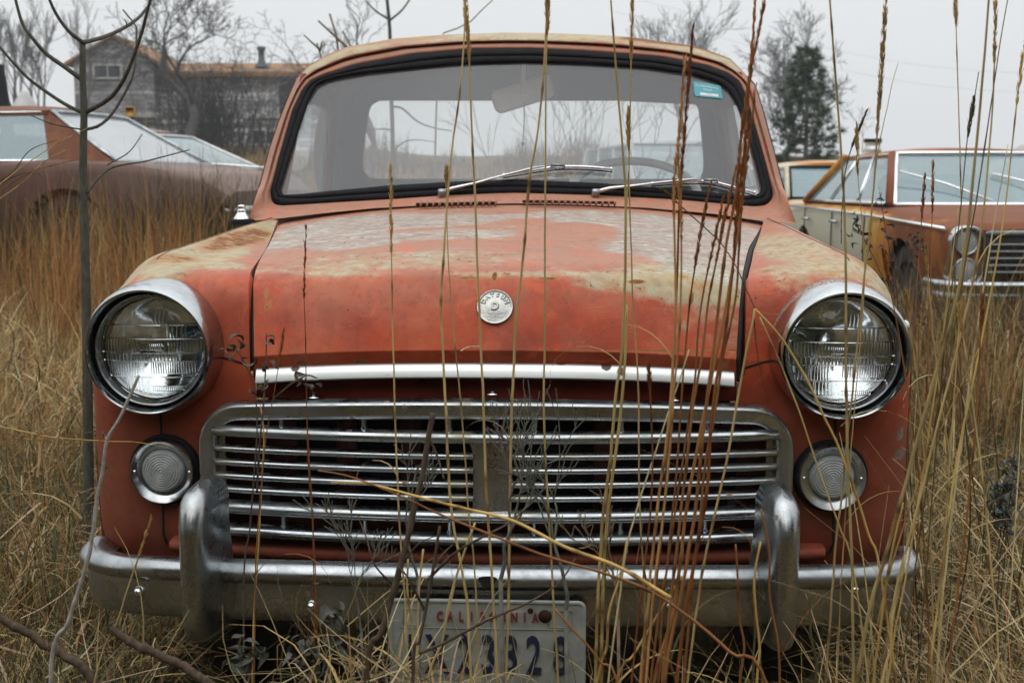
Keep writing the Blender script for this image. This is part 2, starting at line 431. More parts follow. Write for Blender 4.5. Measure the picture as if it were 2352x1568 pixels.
M['lens'] = lens_mat()
M['reflector'] = make_chrome('lamp_reflector', .92, .06, 0, .15)
def tl_mat():
    t = NT('ringed_clear_lens')
    t.bsdf(color=t.mix(t.step(t.noise(50, 4), .4, .7), (.34, .37, .36), (.46, .48, .46)), rough=.22, trans=.25, ior=1.45, spec=.6, normal=t.bump(t.noise(70, 3), .15, .001)); return t.m
M['sig'] = tl_mat()
def vcol(name, rough=.75, tint=(1, 1, 1), sub=0.0, var=.25, scale=30):
    t = NT(name); c, _, _, _ = t.attr()
    n = t.noise(scale, 3)
    col = t.mix(t.math('MULTIPLY', n, var*2), c, (.03, .025, .018))
    d = t.n('ShaderNodeBsdfDiffuse', {'Color': col}); tl = t.n('ShaderNodeBsdfTranslucent', {'Color': col})
    g = t.n('ShaderNodeBsdfGlossy', {'Color': (.6, .6, .6, 1), 'Roughness': .5})
    a = t.n('ShaderNodeMixShader', {0: .28, 1: d.outputs[0], 2: tl.outputs[0]})
    b = t.n('ShaderNodeMixShader', {0: .025, 1: a.outputs[0], 2: g.outputs[0]})
    t.link(b.outputs[0], t.out.inputs[0]); return t.m
M['grass'] = vcol('dry_grass', var=.12)
M['stalk'] = vcol('dry_stalk', var=.10, scale=60)
M['leafgrey'] = simple('withered_leaf', (.10, .105, .085), .8, 0, .4, 40, .3)
def bark(name, c, sc=40):
    t = NT(name); n = t.noise(sc, 6, .65, vec=t.mapped((1, 1, .3)))
    t.bsdf(color=t.ramp(n, [(.3, tuple(k*.55 for k in c)), (.7, tuple(k*1.4 for k in c))]), rough=.85, normal=t.bump(n, .5, .004), spec=.2); return t.m
M['bark_sap'] = bark('sapling_bark', (.085, .085, .068), 120)
M['bark_far'] = bark('grey_bark', (.135, .133, .135), 8)
M['bark_twig'] = bark('twig_bark', (.20, .17, .13), 120)
M['bark_brown'] = bark('brown_stem', (.085, .060, .042), 160)
# ================================================================== THE RED PICKUP (own frame: x right, y back, z up)
TR = empty('pickup_truck', (TX, TY, 0), -TH, 'rusty faded red pickup truck facing the viewer, chrome grille and bumper, in tall dry grass', 'pickup truck')
def blob(p, c, r, soft=.5):
    """1 inside an ellipsoid, falling to 0 at its edge"""
    q = (p-np.array(c))/np.array(r); d = np.sqrt((q*q).sum(axis=1))
    return 1-sstep(1-soft, 1+soft, d)
def hashn(p, f, seed=0):
    p = np.asarray(p)*f
    return .5+.25*(np.sin(p[:, 0]*1.7+p[:, 1]*2.3+seed)+np.sin(p[:, 1]*3.1-p[:, 0]*1.3+p[:, 2]*2.7+seed*2))
# ---------------------------------------------------------------- hood
HP = spline([(-.006, .766), (-.0125, .784), (-.0195, .8015), (-.0203, .8045), (-.0188, .8080), (-.004, .843), (.015, .878), (.034, .905), (.058, .924), (.10, .9365), (.16, .945), (.3, .959), (.6, .984), (.9, 1.006), (1.10, 1.018)], 900)
def a_half(y):
    return np.interp(y, [-.02, .05, .24, .5, 1.08, 1.3], [.402, .418, .452, .497, .610, .64])
def hood_pt(t, u):
    i = t*(len(HP)-1); y = np.interp(i, range(len(HP)), HP[:, 0]); z = np.interp(i, range(len(HP)), HP[:, 1])
    a = a_half(y)
    cr = .016+.030*sstep(.1, 1.1, y)
    return np.array([u*a, y+.026*u*u*(1-sstep(.1, 1.2, y)), z-cr*abs(u)**2.4])
nu, nv = 111, 250
G = np.zeros((nu, nv, 3))
ts = np.concatenate([np.linspace(0, .05, 40, endpoint=False), np.linspace(.05, .35, 100, endpoint=False), np.linspace(.35, 1, nv-140)])
# param t is by arc length, so the front face is about the first quarter
for i, u in enumerate(np.linspace(-1, 1, nu)):
    for j, t in enumerate(ts):
        G[i, j] = hood_pt(t, u)
mb = MB(); mb.grid(G)
# rolled edges
for s_, row in ((-1, G[0]), (1, G[-1])):
    tp_ = sstep(.02, .12, row[:, 1])[:, None]; dv = np.array([0, 1, 0])*(1-tp_)+np.array([0, 0, -1])*tp_
    E = np.array([row, row+dv*.004+[-s_*.001, 0, 0], row+dv*.020+[-s_*.002, 0, 0]]); mb.grid(E, flip=s_ > 0)
fr = G[:, 0]; E = np.array([fr, fr+[0, .004, -.001], fr+[0, .05, .004]]); mb.grid(E)
V = np.concatenate(mb.V)
def hood_wear(V):
    n = len(V); C = np.zeros((n, 3)); top = sstep(.045, .09, V[:, 1])
    B = lambda x, y, rx, ry, soft=.5: blob(V, (x, y, .95), (rx, ry, .5), soft)
    w = np.zeros(n)
    for b in (B(-.42, .62, .16, .20), B(-.28, .78, .26, .18), B(-.12, .50, .16, .10, .6)*.8, B(-.40, .92, .18, .14), B(-.05, .85, .20, .07, .7)*.8, B(-.30, .45, .10, .14),
              B(.38, .45, .16, .36, .4), B(.42, .20, .12, .16, .4), B(.30, .75, .22, .28, .45), B(.48, .8, .14, .3), B(.16, .95, .12, .10), B(.25, .32, .08, .12)*.7):
        w = np.maximum(w, b)
    w = np.maximum(w, .38*top*sstep(.35, .6, hashn(V, 6)))
    w *= 1-.8*B(.16, .60, .08, .14)
    C[:, 0] = w*top
    edge = np.exp(-((V[:, 2]-.924)/.007)**2)*(V[:, 1] < .14)
    g = edge*(.22+.36*blob(V, (-.34, .06, .92), (.16, .2, .1))+.36*blob(V, (.05, .06, .92), (.16, .2, .1)))
    g = np.maximum(g, blob(V, (.38, .06, .908), (.15, .10, .038), .5))
    g = np.maximum(g, .7*blob(V, (.24, .05, .915), (.12, .08, .02), .5))
    g = np.maximum(g, .55*B(.36, .12, .14, .12)); g = np.maximum(g, .5*B(-.2, .16, .3, .1)); g = np.maximum(g, .35*B(-.5, .5, .1, .6))
    C[:, 1] = g
    r = .72*blob(V, (.0, .052, .921), (.006, .02, .009), .6)
    r = np.maximum(r, .62*blob(V, (-.05, .05, .918), (.03, .02, .0025), .6))
    r = np.maximum(r, .62*blob(V, (.09, .05, .917), (.025, .02, .0025), .6))
    r = np.maximum(r, 1.0*blob(V, (-.392, .03, .893), (.007, .03, .014), .8)); r = np.maximum(r, 1.0*blob(V, (-.385, .02, .872), (.005, .03, .010), .8)); r = np.maximum(r, 1.0*blob(V, (-.398, .03, .908), (.013, .03, .0025), .8))
    r = np.maximum(r, 1.0*blob(V, (.33, .05, .885), (.004, .03, .014), .8)); r = np.maximum(r, .9*blob(V, (.24, .05, .912), (.014, .03, .003), .8))
    r = np.maximum(r, .60*np.exp(-((V[:, 2]-.803)/.0015)**2)*sstep(.0, .15, V[:, 0])*(V[:, 1] < .03))
    for (x, z) in ((.10, .776), (-.32, .777), (.31, .776), (-.22, .78)):
        r = np.maximum(r, .75*blob(V, (x, .0, z), (.012, .05, .006), .6))
    C[:, 2] = np.maximum(r, .0)
    return C
HC = hood_wear(V); HC[nu*nv:] = 0
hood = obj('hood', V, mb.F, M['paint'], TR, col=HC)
# under-hood darkness so the seams read as gaps
mb = MB(); Gd = G[::6, 95::4].copy(); Gd[:, :, 2] -= .022; Gd[:, :, 1] += .01; mb.grid(Gd); Gd2 = Gd.copy(); Gd2[:, :, 0] *= 1.05; mb = MB().grid(Gd2)
mb.build('inner_panel', M['gap'], TR)
for s_, row, w_ in ((-1, G[0], .0030), (1, G[-1], .0054)):
    tp_ = sstep(.02, .12, row[:, 1])[:, None]; dv = np.array([0, 1, 0])*(1-tp_)+np.array([0, 0, -1])*tp_
    MB().tube((row+dv*.0065+[s_*(w_*.55), 0, 0])[::3], w_, 6).build('shut_gap', M['gap'], TR)
# strip along the hood lip
mb = MB(); rows = []
sec = [(-.004, .0215), (-.009, .0195), (-.0145, .009), (-.017, .000), (-.014, -.0035), (.002, -.004), (.004, .014)]
for u in np.linspace(-.985, .985, 60):
    p = hood_pt(0, u); rows.append([p+np.array([0, a-.004, b-.005]) for a, b in sec])
mb.grid(np.array(rows), closed_v=True); k = len(sec)
mb.F.append(tuple(range(k))); mb.M.append(0); mb.F.append(tuple(range(59*k, 60*k))[::-1]); mb.M.append(0)
mb.build('hood_trim_strip', M['trim'], hood, auto=50)
# badge
_i = [i for i in range(len(HP)) if .812 < HP[i, 1] < .97 and HP[i, 0] < .4]; _o = np.argsort(HP[_i, 1]); _hz = HP[_i, 1][_o]; _hy = HP[_i, 0][_o]
bp = L(1137, 707, lambda x, z: float(np.interp(z, _hz, _hy)))
tl = math.radians(64)
R_b = rotm('X', tl-math.radians(90)*0)   # disc lies in its own xy plane, then stands up by 64 degrees
nrm = R_b @ np.array([0, 0, 1.0])
def put(Vl, off=0): return (np.asarray(Vl) @ R_b.T)+bp+nrm*off
mb = MB(); mb.lathe([(.0001, .0075), (.014, .0075), (.016, .0068), (.026, .0055), (.0275, .0072), (.0295, .0072), (.0300, .005), (.0300, -.004)], (0, 0, 0), 64, 'z')
V = put(np.concatenate(mb.V)); badge = obj('round_badge', V, mb.F, M['badge'], hood, auto=50)
mb = MB(); mb.lathe([(.0302, .003), (.0315, .001), (.0318, -.006)], (0, 0, 0), 48, 'z'); obj('badge_gasket', put(np.concatenate(mb.V), -.001), mb.F, M['badge_line'], hood)
mb = MB(); mo = MB()
word = 'DATSUN'
for i, ch in enumerate(word):
    a = math.radians(64-(i*128/5)); V, F = text_geo(ch, .0098, .0006, 1.0, .0002)
    c, s_ = math.cos(a-math.pi/2+math.pi/2-math.pi/2), 0
    ang = a+math.radians(26)*0
    th = math.radians(90)-(math.radians(90)-a)  # position angle measured from +x
    pos = math.radians(90)+math.radians(64-(i*128/5)); rr = .0205
    rot = pos-math.pi/2
    Rz = np.array([[math.cos(rot), -math.sin(rot), 0], [math.sin(rot), math.cos(rot), 0], [0, 0, 1]])
    W = V @ Rz.T+np.array([rr*math.cos(pos), rr*math.sin(pos), .0072]); mb.add(W, F)
    W2 = (V*[1.16, 1.16, 1]) @ Rz.T+np.array([rr*math.cos(pos)+.0003, rr*math.sin(pos)-.0004, .0064]); mo.add(W2, F)
V, F = text_geo('D', .018, .0008, 1.0, .0004); mb.add(V+[0, 0, .0088], F); mo.add(V*[1.12, 1.1, 1]+[.0004, -.0005, .0079], F)
obj('lettering', put(np.concatenate(mb.V)), mb.F, M['badge_hi'], badge, smooth=False)
obj('lettering_edge', put(np.concatenate(mo.V)), mo.F, M['badge_line'], badge, smooth=False)

# ---------------------------------------------------------------- fenders
FP = spline([(.060, .415), (.040, .47), (.034, .55), (.030, .64), (.028, .72), (.028, .80), (.033, .85), (.042, .885), (.060, .910), (.095, .926), (.16, .932), (.3, .938), (.6, .953), (.9, .970), (1.16, .982)], 150)
FN = np.gradient(FP, axis=0); FN = np.stack([FN[:, 1], -FN[:, 0]], 1); FN /= np.linalg.norm(FN, axis=1)[:, None]   # inward
XO = .714; RO = .085
def lamp_wrap(ax, y, z):
    """pull the outer top of the fender nose in to a tube around the headlight that widens rearwards"""
    if ax > .573 and z > .80 and y < .60:
        Rr = .108+.02*min(1, y/.12)+.115*sstep(.05, .60, y); q = math.hypot(ax-.573, z-.80)
        if q > Rr: k = Rr/q; return .573+(ax-.573)*k, .80+(z-.80)*k
    return ax, z
def fender(s_, name):
    nx = 60; xs01 = np.linspace(0, 1, nx)**.85
    G = []
    for q in xs01:
        row = []
        for (y, z), nn in zip(FP, FN):
            a = a_half(y)+(.0065 if s_ > 0 else .0022) if z > .75 else .406+(.004 if s_ > 0 else 0)
            x = a+(XO-a)*q
            e = max(0, (x-(XO-RO))/RO); d = RO*(1-math.sqrt(max(0, 1-min(1, e)**2)))
            top = sstep(.88, .93, z)
            cr = .012*math.exp(-((x-.632)/.045)**2)*top*sstep(.08, .3, y)-.006*math.exp(-((x-a)/.03)**2)*top
            xw, zw = lamp_wrap(x, y+nn[0]*d*(1.0-.3*top), z+nn[1]*d+cr)
            row.append((s_*xw, y+nn[0]*d*(1.0-.3*top), zw))
        G.append(row)
    G = np.array(G); mb = MB(); nr_, nc_ = G.shape[:2]; F_ = []
    for i in range(nr_-1):      # opening for the headlight bowl
        for j in range(nc_-1):
            c = (G[i, j]+G[i+1, j+1])/2
            if math.hypot(abs(c[0])-.573, c[2]-.800) < .099 and c[1] < .12: continue
            f = (i*nc_+j, (i+1)*nc_+j, (i+1)*nc_+j+1, i*nc_+j+1); F_.append(f[::-1] if s_ < 0 else f)
    mb.add(G.reshape(-1, 3), F_)
    inn = G[0]; j0 = int(np.argmin(abs(FP[:, 1]-.76)))
    tp_ = sstep(.05, .15, inn[j0:, 1])[:, None]; dv = np.array([0, 1, 0])*(1-tp_)+np.array([0, 0, -1])*tp_
    E = np.array([inn[j0:], inn[j0:]+dv*.05+[-s_*.001, 0, 0]]); mb.grid(E, flip=s_ > 0)
    # side skirt with wheel arch
    out = G[-1]; jt = [j for j in range(len(out)) if out[j][1] > .115]
    top = out[jt[0]:]; rows = []
    for k in np.linspace(0, 1, 40):
        rows.append([(p[0]+s_*.006*math.sin(k*math.pi), p[1], p[2]*(1-k)+.40*k) for p in top])
    rows = np.array(rows); nr, nc = rows.shape[:2]; F = []
    for i in range(nr-1):
        for j in range(nc-1):
            c = (rows[i, j]+rows[i+1, j+1])/2
            if math.hypot(c[1]-.66, c[2]-.36) < .33: continue
            f = (i*nc+j, (i+1)*nc+j, (i+1)*nc+j+1, i*nc+j+1); F.append(f if s_ > 0 else f[::-1])
    mb.add(rows.reshape(-1, 3), F)
    V = np.concatenate(mb.V); n = len(V); C = np.zeros((n, 3)); ax = np.abs(V[:, 0])
    B = lambda x, y, z, rx, ry, rz, soft=.5: blob(np.c_[ax, V[:, 1:]], (x, y, z), (rx, ry, rz), soft)
    if s_ < 0:
        g = np.maximum.reduce([B(.58, .30, .93, .075, .26, .2), B(.60, .75, .95, .05, .35, .2)*.9, B(.50, .16, .90, .06, .07, .06)*.8, B(.545, .95, .95, .05, .3, .2)*.8, B(.67, .25, .9, .05, .3, .1)*.7, B(.67, .9, .9, .05, .5, .1)*.45])
        r = np.maximum.reduce([B(.585, .62, .95, .050, .28, .2)*.56, B(.665, .9, .93, .03, .35, .2)*.52, B(.60, .22, .93, .05, .06, .1)*.48,
                               B(.445, .1, .865, .005, .05, .013)*1.3, B(.462, .1, .845, .004, .05, .018)*1.3, B(.452, .1, .895, .012, .05, .003)*1.1, B(.69, .1, .585, .05, .1, .012)*.6])
        C[:, 1] = g; C[:, 2] = r; C[:, 0] = B(.50, .9, .96, .04, .3, .2)*.3
    else:
        g = np.maximum.reduce([B(.57, .45, .95, .075, .40, .2)*.62, B(.50, .13, .91, .06, .10, .04)*.6, B(.665, .15, .89, .05, .20, .06)*.8, B(.60, .15, .93, .10, .1, .06)*.7, B(.68, .4, .9, .03, .2, .2)*.5])
        r = np.maximum.reduce([B(.655, .42, .93, .018, .20, .1)*.68, B(.46, .1, .88, .008, .05, .008)*.7])
        st = sstep(.62, .8, hashn(V*[3.5, .5, 1], 40))*g*.7
        C[:, 1] = g; C[:, 2] = np.maximum(r, st*.75)
        C[:, 0] = np.maximum.reduce([B(.692, .08, .62, .016, .1, .012)*.9, B(.688, .08, .655, .010, .1, .010)*.9, B(.695, .1, .70, .006, .1, .006), B(.697, .1, .53, .008, .1, .02), B(.66, .1, .665, .006, .1, .003)])
    C[nr_*nc_:nr_*nc_+2*(nc_-j0)] = 0
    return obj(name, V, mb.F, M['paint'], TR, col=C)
fl_ = fender(-1, 'fender'); frr = fender(1, 'fender')
# seams on the fenders
for s_, par in ((-1, fl_), (1, frr)):
    mb = MB()
    for (pts) in ([(.573, .0285, .70), (.573, .031, .63)], [(.576, .034, .54), (.579, .038, .47), (.574, .042, .452)], [(.574, .042, .452), (.48, .044, .450)]):
        p = np.array([(s_*a, b-.0005, c) for a, b, c in pts]); MB().tube(p, .0022, 6).build('panel_seam', M['gap'], par)
    p = np.array([(s_*a, b, c) for a, b, c in [(.418, .0275, .770), (.45, .0275, .781), (.485, .027, .787)]]); mb.tube(p, .0018, 6)
    mb.build('panel_seam', M['gap'], par)
    mb = MB(); pts = []
    for y in np.linspace(.20, 1.12, 60):
        j = int(np.argmin(abs(FP[:, 0]-y)+(FP[:, 1] < .9)*9)); x = .632-.02*sstep(.0, .3, .3-y)*3*.3
        e = max(0, (x-(XO-RO))/RO); d = RO*(1-math.sqrt(max(0, 1-e*e)))
        z = FP[j, 1]+FN[j, 1]*d+.012*math.exp(-((x-.632)/.045)**2)*sstep(.08, .3, y)+.0002
        x, z = lamp_wrap(x, y, z)
        pts.append((s_*x, y, z-.0002))
    mb.tube(np.array(pts), .0012, 6); mb.build('crease_seam', M['rustdark'], par)

# ---------------------------------------------------------------- nose panel behind and above the grille, lower valance
def nose_y(x): return .012+.03*(x/.42)**2
mb = MB()
xs = np.linspace(-.41, .41, 31)
mb.grid(np.array([[(x, nose_y(x)+dy, z) for (dy, z) in ((.09, .765), (.03, .763), (.012, .755), (.008, .735), (.004, .712), (.03, .708), (.07, .706))] for x in xs]))
obj('nose_panel', np.concatenate(mb.V), mb.F, make_red('nose_panel_paint', (.38, .060, .032)), TR)
mb = MB()
mb.grid(np.array([[(x, nose_y(x)-.03+dy, z) for (dy, z) in ((.06, .50), (.04, .494), (.035, .485), (.03, .472), (.02, .4685), (-.018, .4655), (-.024, .462), (-.024, .450), (.0, .44))] for x in np.linspace(-.56, .56, 41)]))
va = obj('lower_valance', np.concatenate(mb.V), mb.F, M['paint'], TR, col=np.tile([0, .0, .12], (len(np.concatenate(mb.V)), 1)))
# radiator and its supports in the dark
mb = MB()
mb.box((0, .17, .60), (.80, .02, .34)); mb.build('radiator', M['gap'], TR)
mb = MB()
for x in (-.385, -.27, -.155, .0, .19, .30, .385): mb.box((x, .135, .60), (.05 if abs(x) > .3 else .035, .02, .30))
mb.box((0, .13, .74), (.78, .02, .05)); mb.build('radiator_support', simple('radiator_support_paint', (.10, .022, .018), .7, 0, .3), TR)
mb = MB(); mb.box((0, .6, .42), (1.25, 1.0, .05)); mb.box((0, .2, .42), (1.1, .2, .12)); mb.box((0, 2.2, .42), (1.1, 2.6, .12)); mb.build('chassis', M['dark'], TR)

# ---------------------------------------------------------------- grille
def gy(x): return -.052+.052*(abs(x)/.48)**2
grille_mb = MB()
# outer frame: swept around the opening, top edge arched
path = []
for x in np.linspace(0, .425, 14): path.append((x, .709-.013*(x/.425)**2))
for a in np.linspace(90, 0, 10)[1:]: path.append((.425+.060*math.cos(math.radians(a)), .636+.060*math.sin(math.radians(a))))
for z in np.linspace(.62, .485, 8): path.append((.485, z))
path = np.array(path); full = np.vstack([path[::-1]*[-1, 1], path[1:]])
Tn = np.gradient(full, axis=0); Tn /= np.linalg.norm(Tn, axis=1)[:, None]; Nn = np.stack([-Tn[:, 1], Tn[:, 0]], 1)  # outward
sec = [(-.016, .030), (-.0155, .004), (-.012, -.003), (-.004, -.006), (.004, -.004), (.009, -.007), (.013, -.004), (.0155, .004), (.016, .03)]
rows = []
for (x, z), (nx_, nz_) in zip(full, Nn): rows.append([(x+nx_*o, gy(x)+dy, z+nz_*o) for o, dy in sec])
grille_mb.grid(np.array(rows))
GR = grille_mb.build('grille', M['chrome_g'], TR)
def bar(z, h, dpt, x0, x1, name='grille_bar', mat=None, arch=0., yo=0.):
    mb = MB(); rows = []
    s6 = [(-.5, .45), (-.5, .1), (-.42, -.35), (-.15, -.5), (.2, -.48), (.42, -.3), (.5, .1), (.5, .45)]
    xs = np.linspace(x0, x1, 24)
    for x in xs: rows.append([(x, gy(x)+yo+dpt*b, z-arch*(x/.48)**2+h*a) for a, b in s6])
    mb.grid(np.array(rows), closed_v=True); k = len(s6)
    mb.F += [tuple(range(k)), tuple(range(23*k, 24*k))[::-1]]; mb.M += [0, 0]
    return mb.build(name, mat or M['chrome_g'], GR)
bar(.6645, .019, .026, -.472, .472)
for z in (.633, .6095, .586, .563):
    bar(z, .0115, .018, -.472, -.030, yo=.004); bar(z, .0115, .018, .030, .472, yo=.004)
bar(.533, .021, .028, -.472, .472)
bar(.4935, .019, .028, -.472, .472)
for x in (-.353, -.212, -.07, .07, .212, .353):
    for (z0, z1) in ((.673, .697-.013*(x/.42)**2), (.503, .523)):
        mb = MB(); z = (z0+z1)/2; hz = (z1-z0)/2+.003; y = gy(x)+.003; ring = []
        for k in np.linspace(-1, 1, 7):
            w = .0042+.005*abs(k)**3; ring.append([(x-w, y+.01, z+hz*k), (x-w*.7, y, z+hz*k), (x, y-.002, z+hz*k), (x+w*.7, y, z+hz*k), (x+w, y+.01, z+hz*k)])
        mb.grid(np.array(ring)); mb.build('grille_divider', M['chrome_g'], GR)
mb = MB(); rows = []
for z in np.linspace(.528, .662, 14):
    w = .030+.010*(abs((z-.595)/.066)**6)
    rows.append([(x, -.055+.004*abs(k)**2-.001, z) for k, x in ((-1, -w), (-.8, -w+.004), (0, 0), (.8, w-.004), (1, w))])
mb.grid(np.array(rows)); mb.build('grille_centre_plate', M['chrome_g'], GR)
mb = MB()
mb.tube([(.000+.008*math.cos(a), -.058, .628+.010*math.sin(a)) for a in np.linspace(math.pi*1.05, math.pi*1.95, 8)], .0018, 6)
mb.tube([(-.006, -.058, .652), (-.002, -.058, .640), (.004, -.058, .648), (.007, -.058, .636)], .0016, 6)
mb.build('broken_emblem', M['rustdark'], GR)
# side infill of the frame: rounded slot ends
for s_ in (-1, 1):
    mb = MB()
    mb.grid(np.array([[(s_*x, gy(x)+.010, z) for x in (.455, .463, .472)] for z in np.linspace(.49, .69, 12)]))
    mb.build('grille_end_panel', M['chrome_g'], GR)
mb = MB()
for x, z in ((.0, .7375), (-.30, .727), (.30, .727)):
    MB().lathe([(.0001, .004), (.005, .003), (.007, 0), (.011, -.001), (.011, -.002)], (x, nose_y(x)-.03, z-.004), 16, 'z').build('screw', M['bright'], GR)

# ---------------------------------------------------------------- headlights
def headlight(s_, mat):
    px = (340, 808) if s_ < 0 else (1938, 815)
    c = L(*px, -.012); hx = abs(c[0])
    hx = .573; hz = .800
    C = (0, 0, 0); loc = (s_*hx, 0, hz)
    mb = MB(); mb.lathe([(.117, .10), (.1165, .06), (.114, .02), (.110, -.010), (.106, -.026), (.1035, -.031), (.101, -.030), (.0995, -.024), (.099, -.010)], C, 96)
    # the hood of the bezel is a touch deeper at the top
    V = np.concatenate(mb.V); V[:, 1] -= .014*sstep(0, .11, V[:, 2])*(V[:, 1] < .04)
    h = obj('headlight', V, mb.F, mat, TR, auto=40); h.location = loc
    mb = MB(); mb.lathe([(.0995, -.012), (.0985, .004), (.0965, .010), (.0945, .004)], C, 80); mb.build('rubber_seal', M['rubber'], h)
    mb = MB(); mb.lathe([(.0955, .008), (.0955, -.004), (.0940, -.010), (.0925, -.011), (.0910, -.008), (.0895, -.001), (.0880, .003)], C, 80); mb.build('retaining_ring', M['chrome_o'], h)
    mb = MB(); mb.lathe([(.0001, -.010), (.02, -.0095), (.045, -.007), (.07, -.002), (.083, .004), (.0878, .009)], C, 96); mb.build('lens', M['lens'], h)
    mb = MB(); mb.lathe([(r, .066-.058*(r/.088)**2) for r in np.linspace(.0001, .088, 24)], C, 64)
    V = np.concatenate(mb.V); obj('reflector', V, mb.F, M['reflector'], h)
    mb = MB(); mb.lathe([(.0001, -.012), (.010, -.012), (.013, -.004), (.013, .03)], (0, .030, -.004), 24); mb.build('bulb_shield', M['reflector'], h)
    return h
M['chrome_o'] = make_chrome('oxidised_ring', .40, .25, .8, .6)
headlight(-1, M['chrome']); headlight(1, M['chrome_r'])
# ---------------------------------------------------------------- turn signals
for s_, px in ((-1, (376, 1086)), (1, (1922, 1100))):
    c = L(*px, .012); cx, cz = s_*.567, .5885
    mb = MB(); mb.lathe([(.056, .022), (.0565, .010), (.0555, .001), (.054, -.002), (.0515, -.001), (.045, .004), (.0385, .008), (.0375, .012)], (0, 0, 0), 72)
    o = mb.build('turn_signal', M['chrome'] if s_ < 0 else M['chrome_g'], TR, auto=45); o.location = (cx, .006, cz)
    mb = MB(); mb.lathe([(.0615, .030), (.062, .018), (.059, .010), (.056, .012)], (0, 0, 0), 64); mb.build('rubber_seal', M['rubber'], o)
    prof = [(.0001, -.003)]
    for r in np.linspace(.0015, .0335, 50): prof.append((r, -.003+.005*(r/.0335)**2+.0007*math.cos(r*2*math.pi/.0042)))
    prof += [(.0355, .0045), (.038, .0105)]
    mb = MB(); mb.lathe(prof, (0, 0, 0), 72); mb.build('lens', M['sig'], o)
    mb = MB()
    for q in (-1, 1): MB().lathe([(.0001, -.002), (.0022, -.0015), (.0032, .001), (.0032, .004)], (q*.0475, .002, 0), 14).build('screw', M['bright'], o)

# ---------------------------------------------------------------- bumper
bx = spline([(0, -.190), (.2, -.181), (.4, -.157), (.52, -.128), (.61, -.092), (.672, -.045), (.708, .005), (.720, .07)], 40)
full = np.vstack([bx[::-1]*[-1, 1], bx[1:]])
Tn = np.gradient(full, axis=0); Tn /= np.linalg.norm(Tn, axis=1)[:, None]; On = np.stack([Tn[:, 1], -Tn[:, 0]], 1)  # outward (towards viewer)
sec = spline([(-.055, .474), (-.030, .486), (-.010, .4875), (.001, .483), (.007, .475), (.008, .4675), (.004, .4595), (-.003, .456), (-.0075, .4535), (-.0065, .450), (-.0060, .445), (-.0060, .432), (-.0068, .414), (-.0095, .400), (-.016, .391), (-.035, .386)], 44)
mb = MB(); mb.grid(np.array([[(x+ox*o, y+oy*o, z-.030*(abs(x)/.7)**3-(z < .45)*.004*(abs(x)/.7)**3) for o, z in sec] for (x, y), (ox, oy) in zip(full, On)]))
BU = mb.build('bumper', M['chrome_b'], TR)
def bump_y(x): return float(np.interp(abs(x), bx[:, 0], bx[:, 1]))
for px in ((321, 1358), (716, 1391), (1540, 1390), (1960, 1352)):
    c = L(*px, lambda x, z: bump_y(x)+.006)
    mb = MB(); mb.lathe([(.0001, -.010), (.004, -.0093), (.0075, -.006), (.0095, -.001), (.0098, .004)], (0, 0, 0), 20); mb.build('bolt', M['bright'], BU, loc=c)
for s_, px in ((-1, 449), (1, 1808)):
    cx = s_*.452; by = bump_y(cx)
    rows = []
    for t in np.linspace(0, 1, 36):
        z = .612*(1-t)+.355*t
        e = math.sin(math.pi*min(1, max(0, t)))**.45 if 0 < t < 1 else 0.001
        w = (.0268-.003*t)*min(1, (1-(1-min(1, t/.16))**2)**.5)*min(1, (1-(1-min(1, (1-t)/.10))**2)**.5)
        f = .062*min(1, (1-(1-min(1, t/.30))**2)**.5)*min(1, (1-(1-min(1, (1-t)/.30))**2)**.5)+.012
        # the inner flank flares to a wide foot where it meets the bumper
        fl = .012*sstep(.15, .55, t)
        row = []
        front = [(-1, .0), (-.99, -.35), (-.9, -.62), (-.68, -.85), (-.35, -.97), (0, -1), (.35, -.97), (.68, -.85), (.9, -.62), (.99, -.35), (1, 0)]
        back = by+.022+.03*(1-sstep(0, .5, t))
        for a, b in front:
            ww = w*a; yy = by+b*f-.004
            if abs(b) < .3: ww += (fl+.004)*np.sign(a)*(1.0 if np.sign(a) == -s_ else .15); 
            row.append((cx+ww, yy if b else back, z))
        rows.append(row)
    mb = MB(); mb.grid(np.array(rows), flip=True); o = mb.build('overrider', M['chrome_b'], BU)
    md = o.modifiers.new('s', 'SUBSURF'); md.levels = md.render_levels = 1
mb = MB(); ph = L(1120, 1335, lambda x, z: bump_y(x)-.010)
mb.add(ph+np.array([(math.cos(a)*.013*(1+.25*math.sin(3*a)), -.0005, math.sin(a)*.011*(1+.2*math.cos(2*a))) for a in np.linspace(0, 2*math.pi, 20, endpoint=False)]), [tuple(range(20))]); mb.build('rust_hole', M['gap'], BU, smooth=False)

# ---------------------------------------------------------------- licence plate
pz = .4435; PX = .002
PW, PH = .302, .152
def rrect(w, h, r, n=6):
    out = []
    for cx_, cz_, a0 in ((w/2-r, h/2-r, 0), (-w/2+r, h/2-r, 90), (-w/2+r, -h/2+r, 180), (w/2-r, -h/2+r, 270)):
        for k in range(n): a = math.radians(a0+90*k/(n-1)); out.append((cx_+r*math.cos(a), cz_+r*math.sin(a)))
    return np.array(out)
mb = MB(); loops = []
for ins, dy in ((0, .003), (0, 0), (.002, -.0012), (.0045, -.0012), (.0065, .0004), (.009, .0006)):
    q = rrect(PW-2*ins, PH-2*ins, max(.003, .012-ins)); loops.append([(x, dy, z) for x, z in q])
loops = np.array(loops); mb.grid(loops, closed_v=True); k = loops.shape[1]; b = 5*k
mb.F.append(tuple(range(b, b+k))); mb.M.append(0)
PL = mb.build('licence_plate', M['plate'], TR, auto=30); PL.location = (PX, -.2045, pz-PH/2); PL.rotation_euler = (math.radians(-2), 0, math.radians(-.3))
mb = MB()
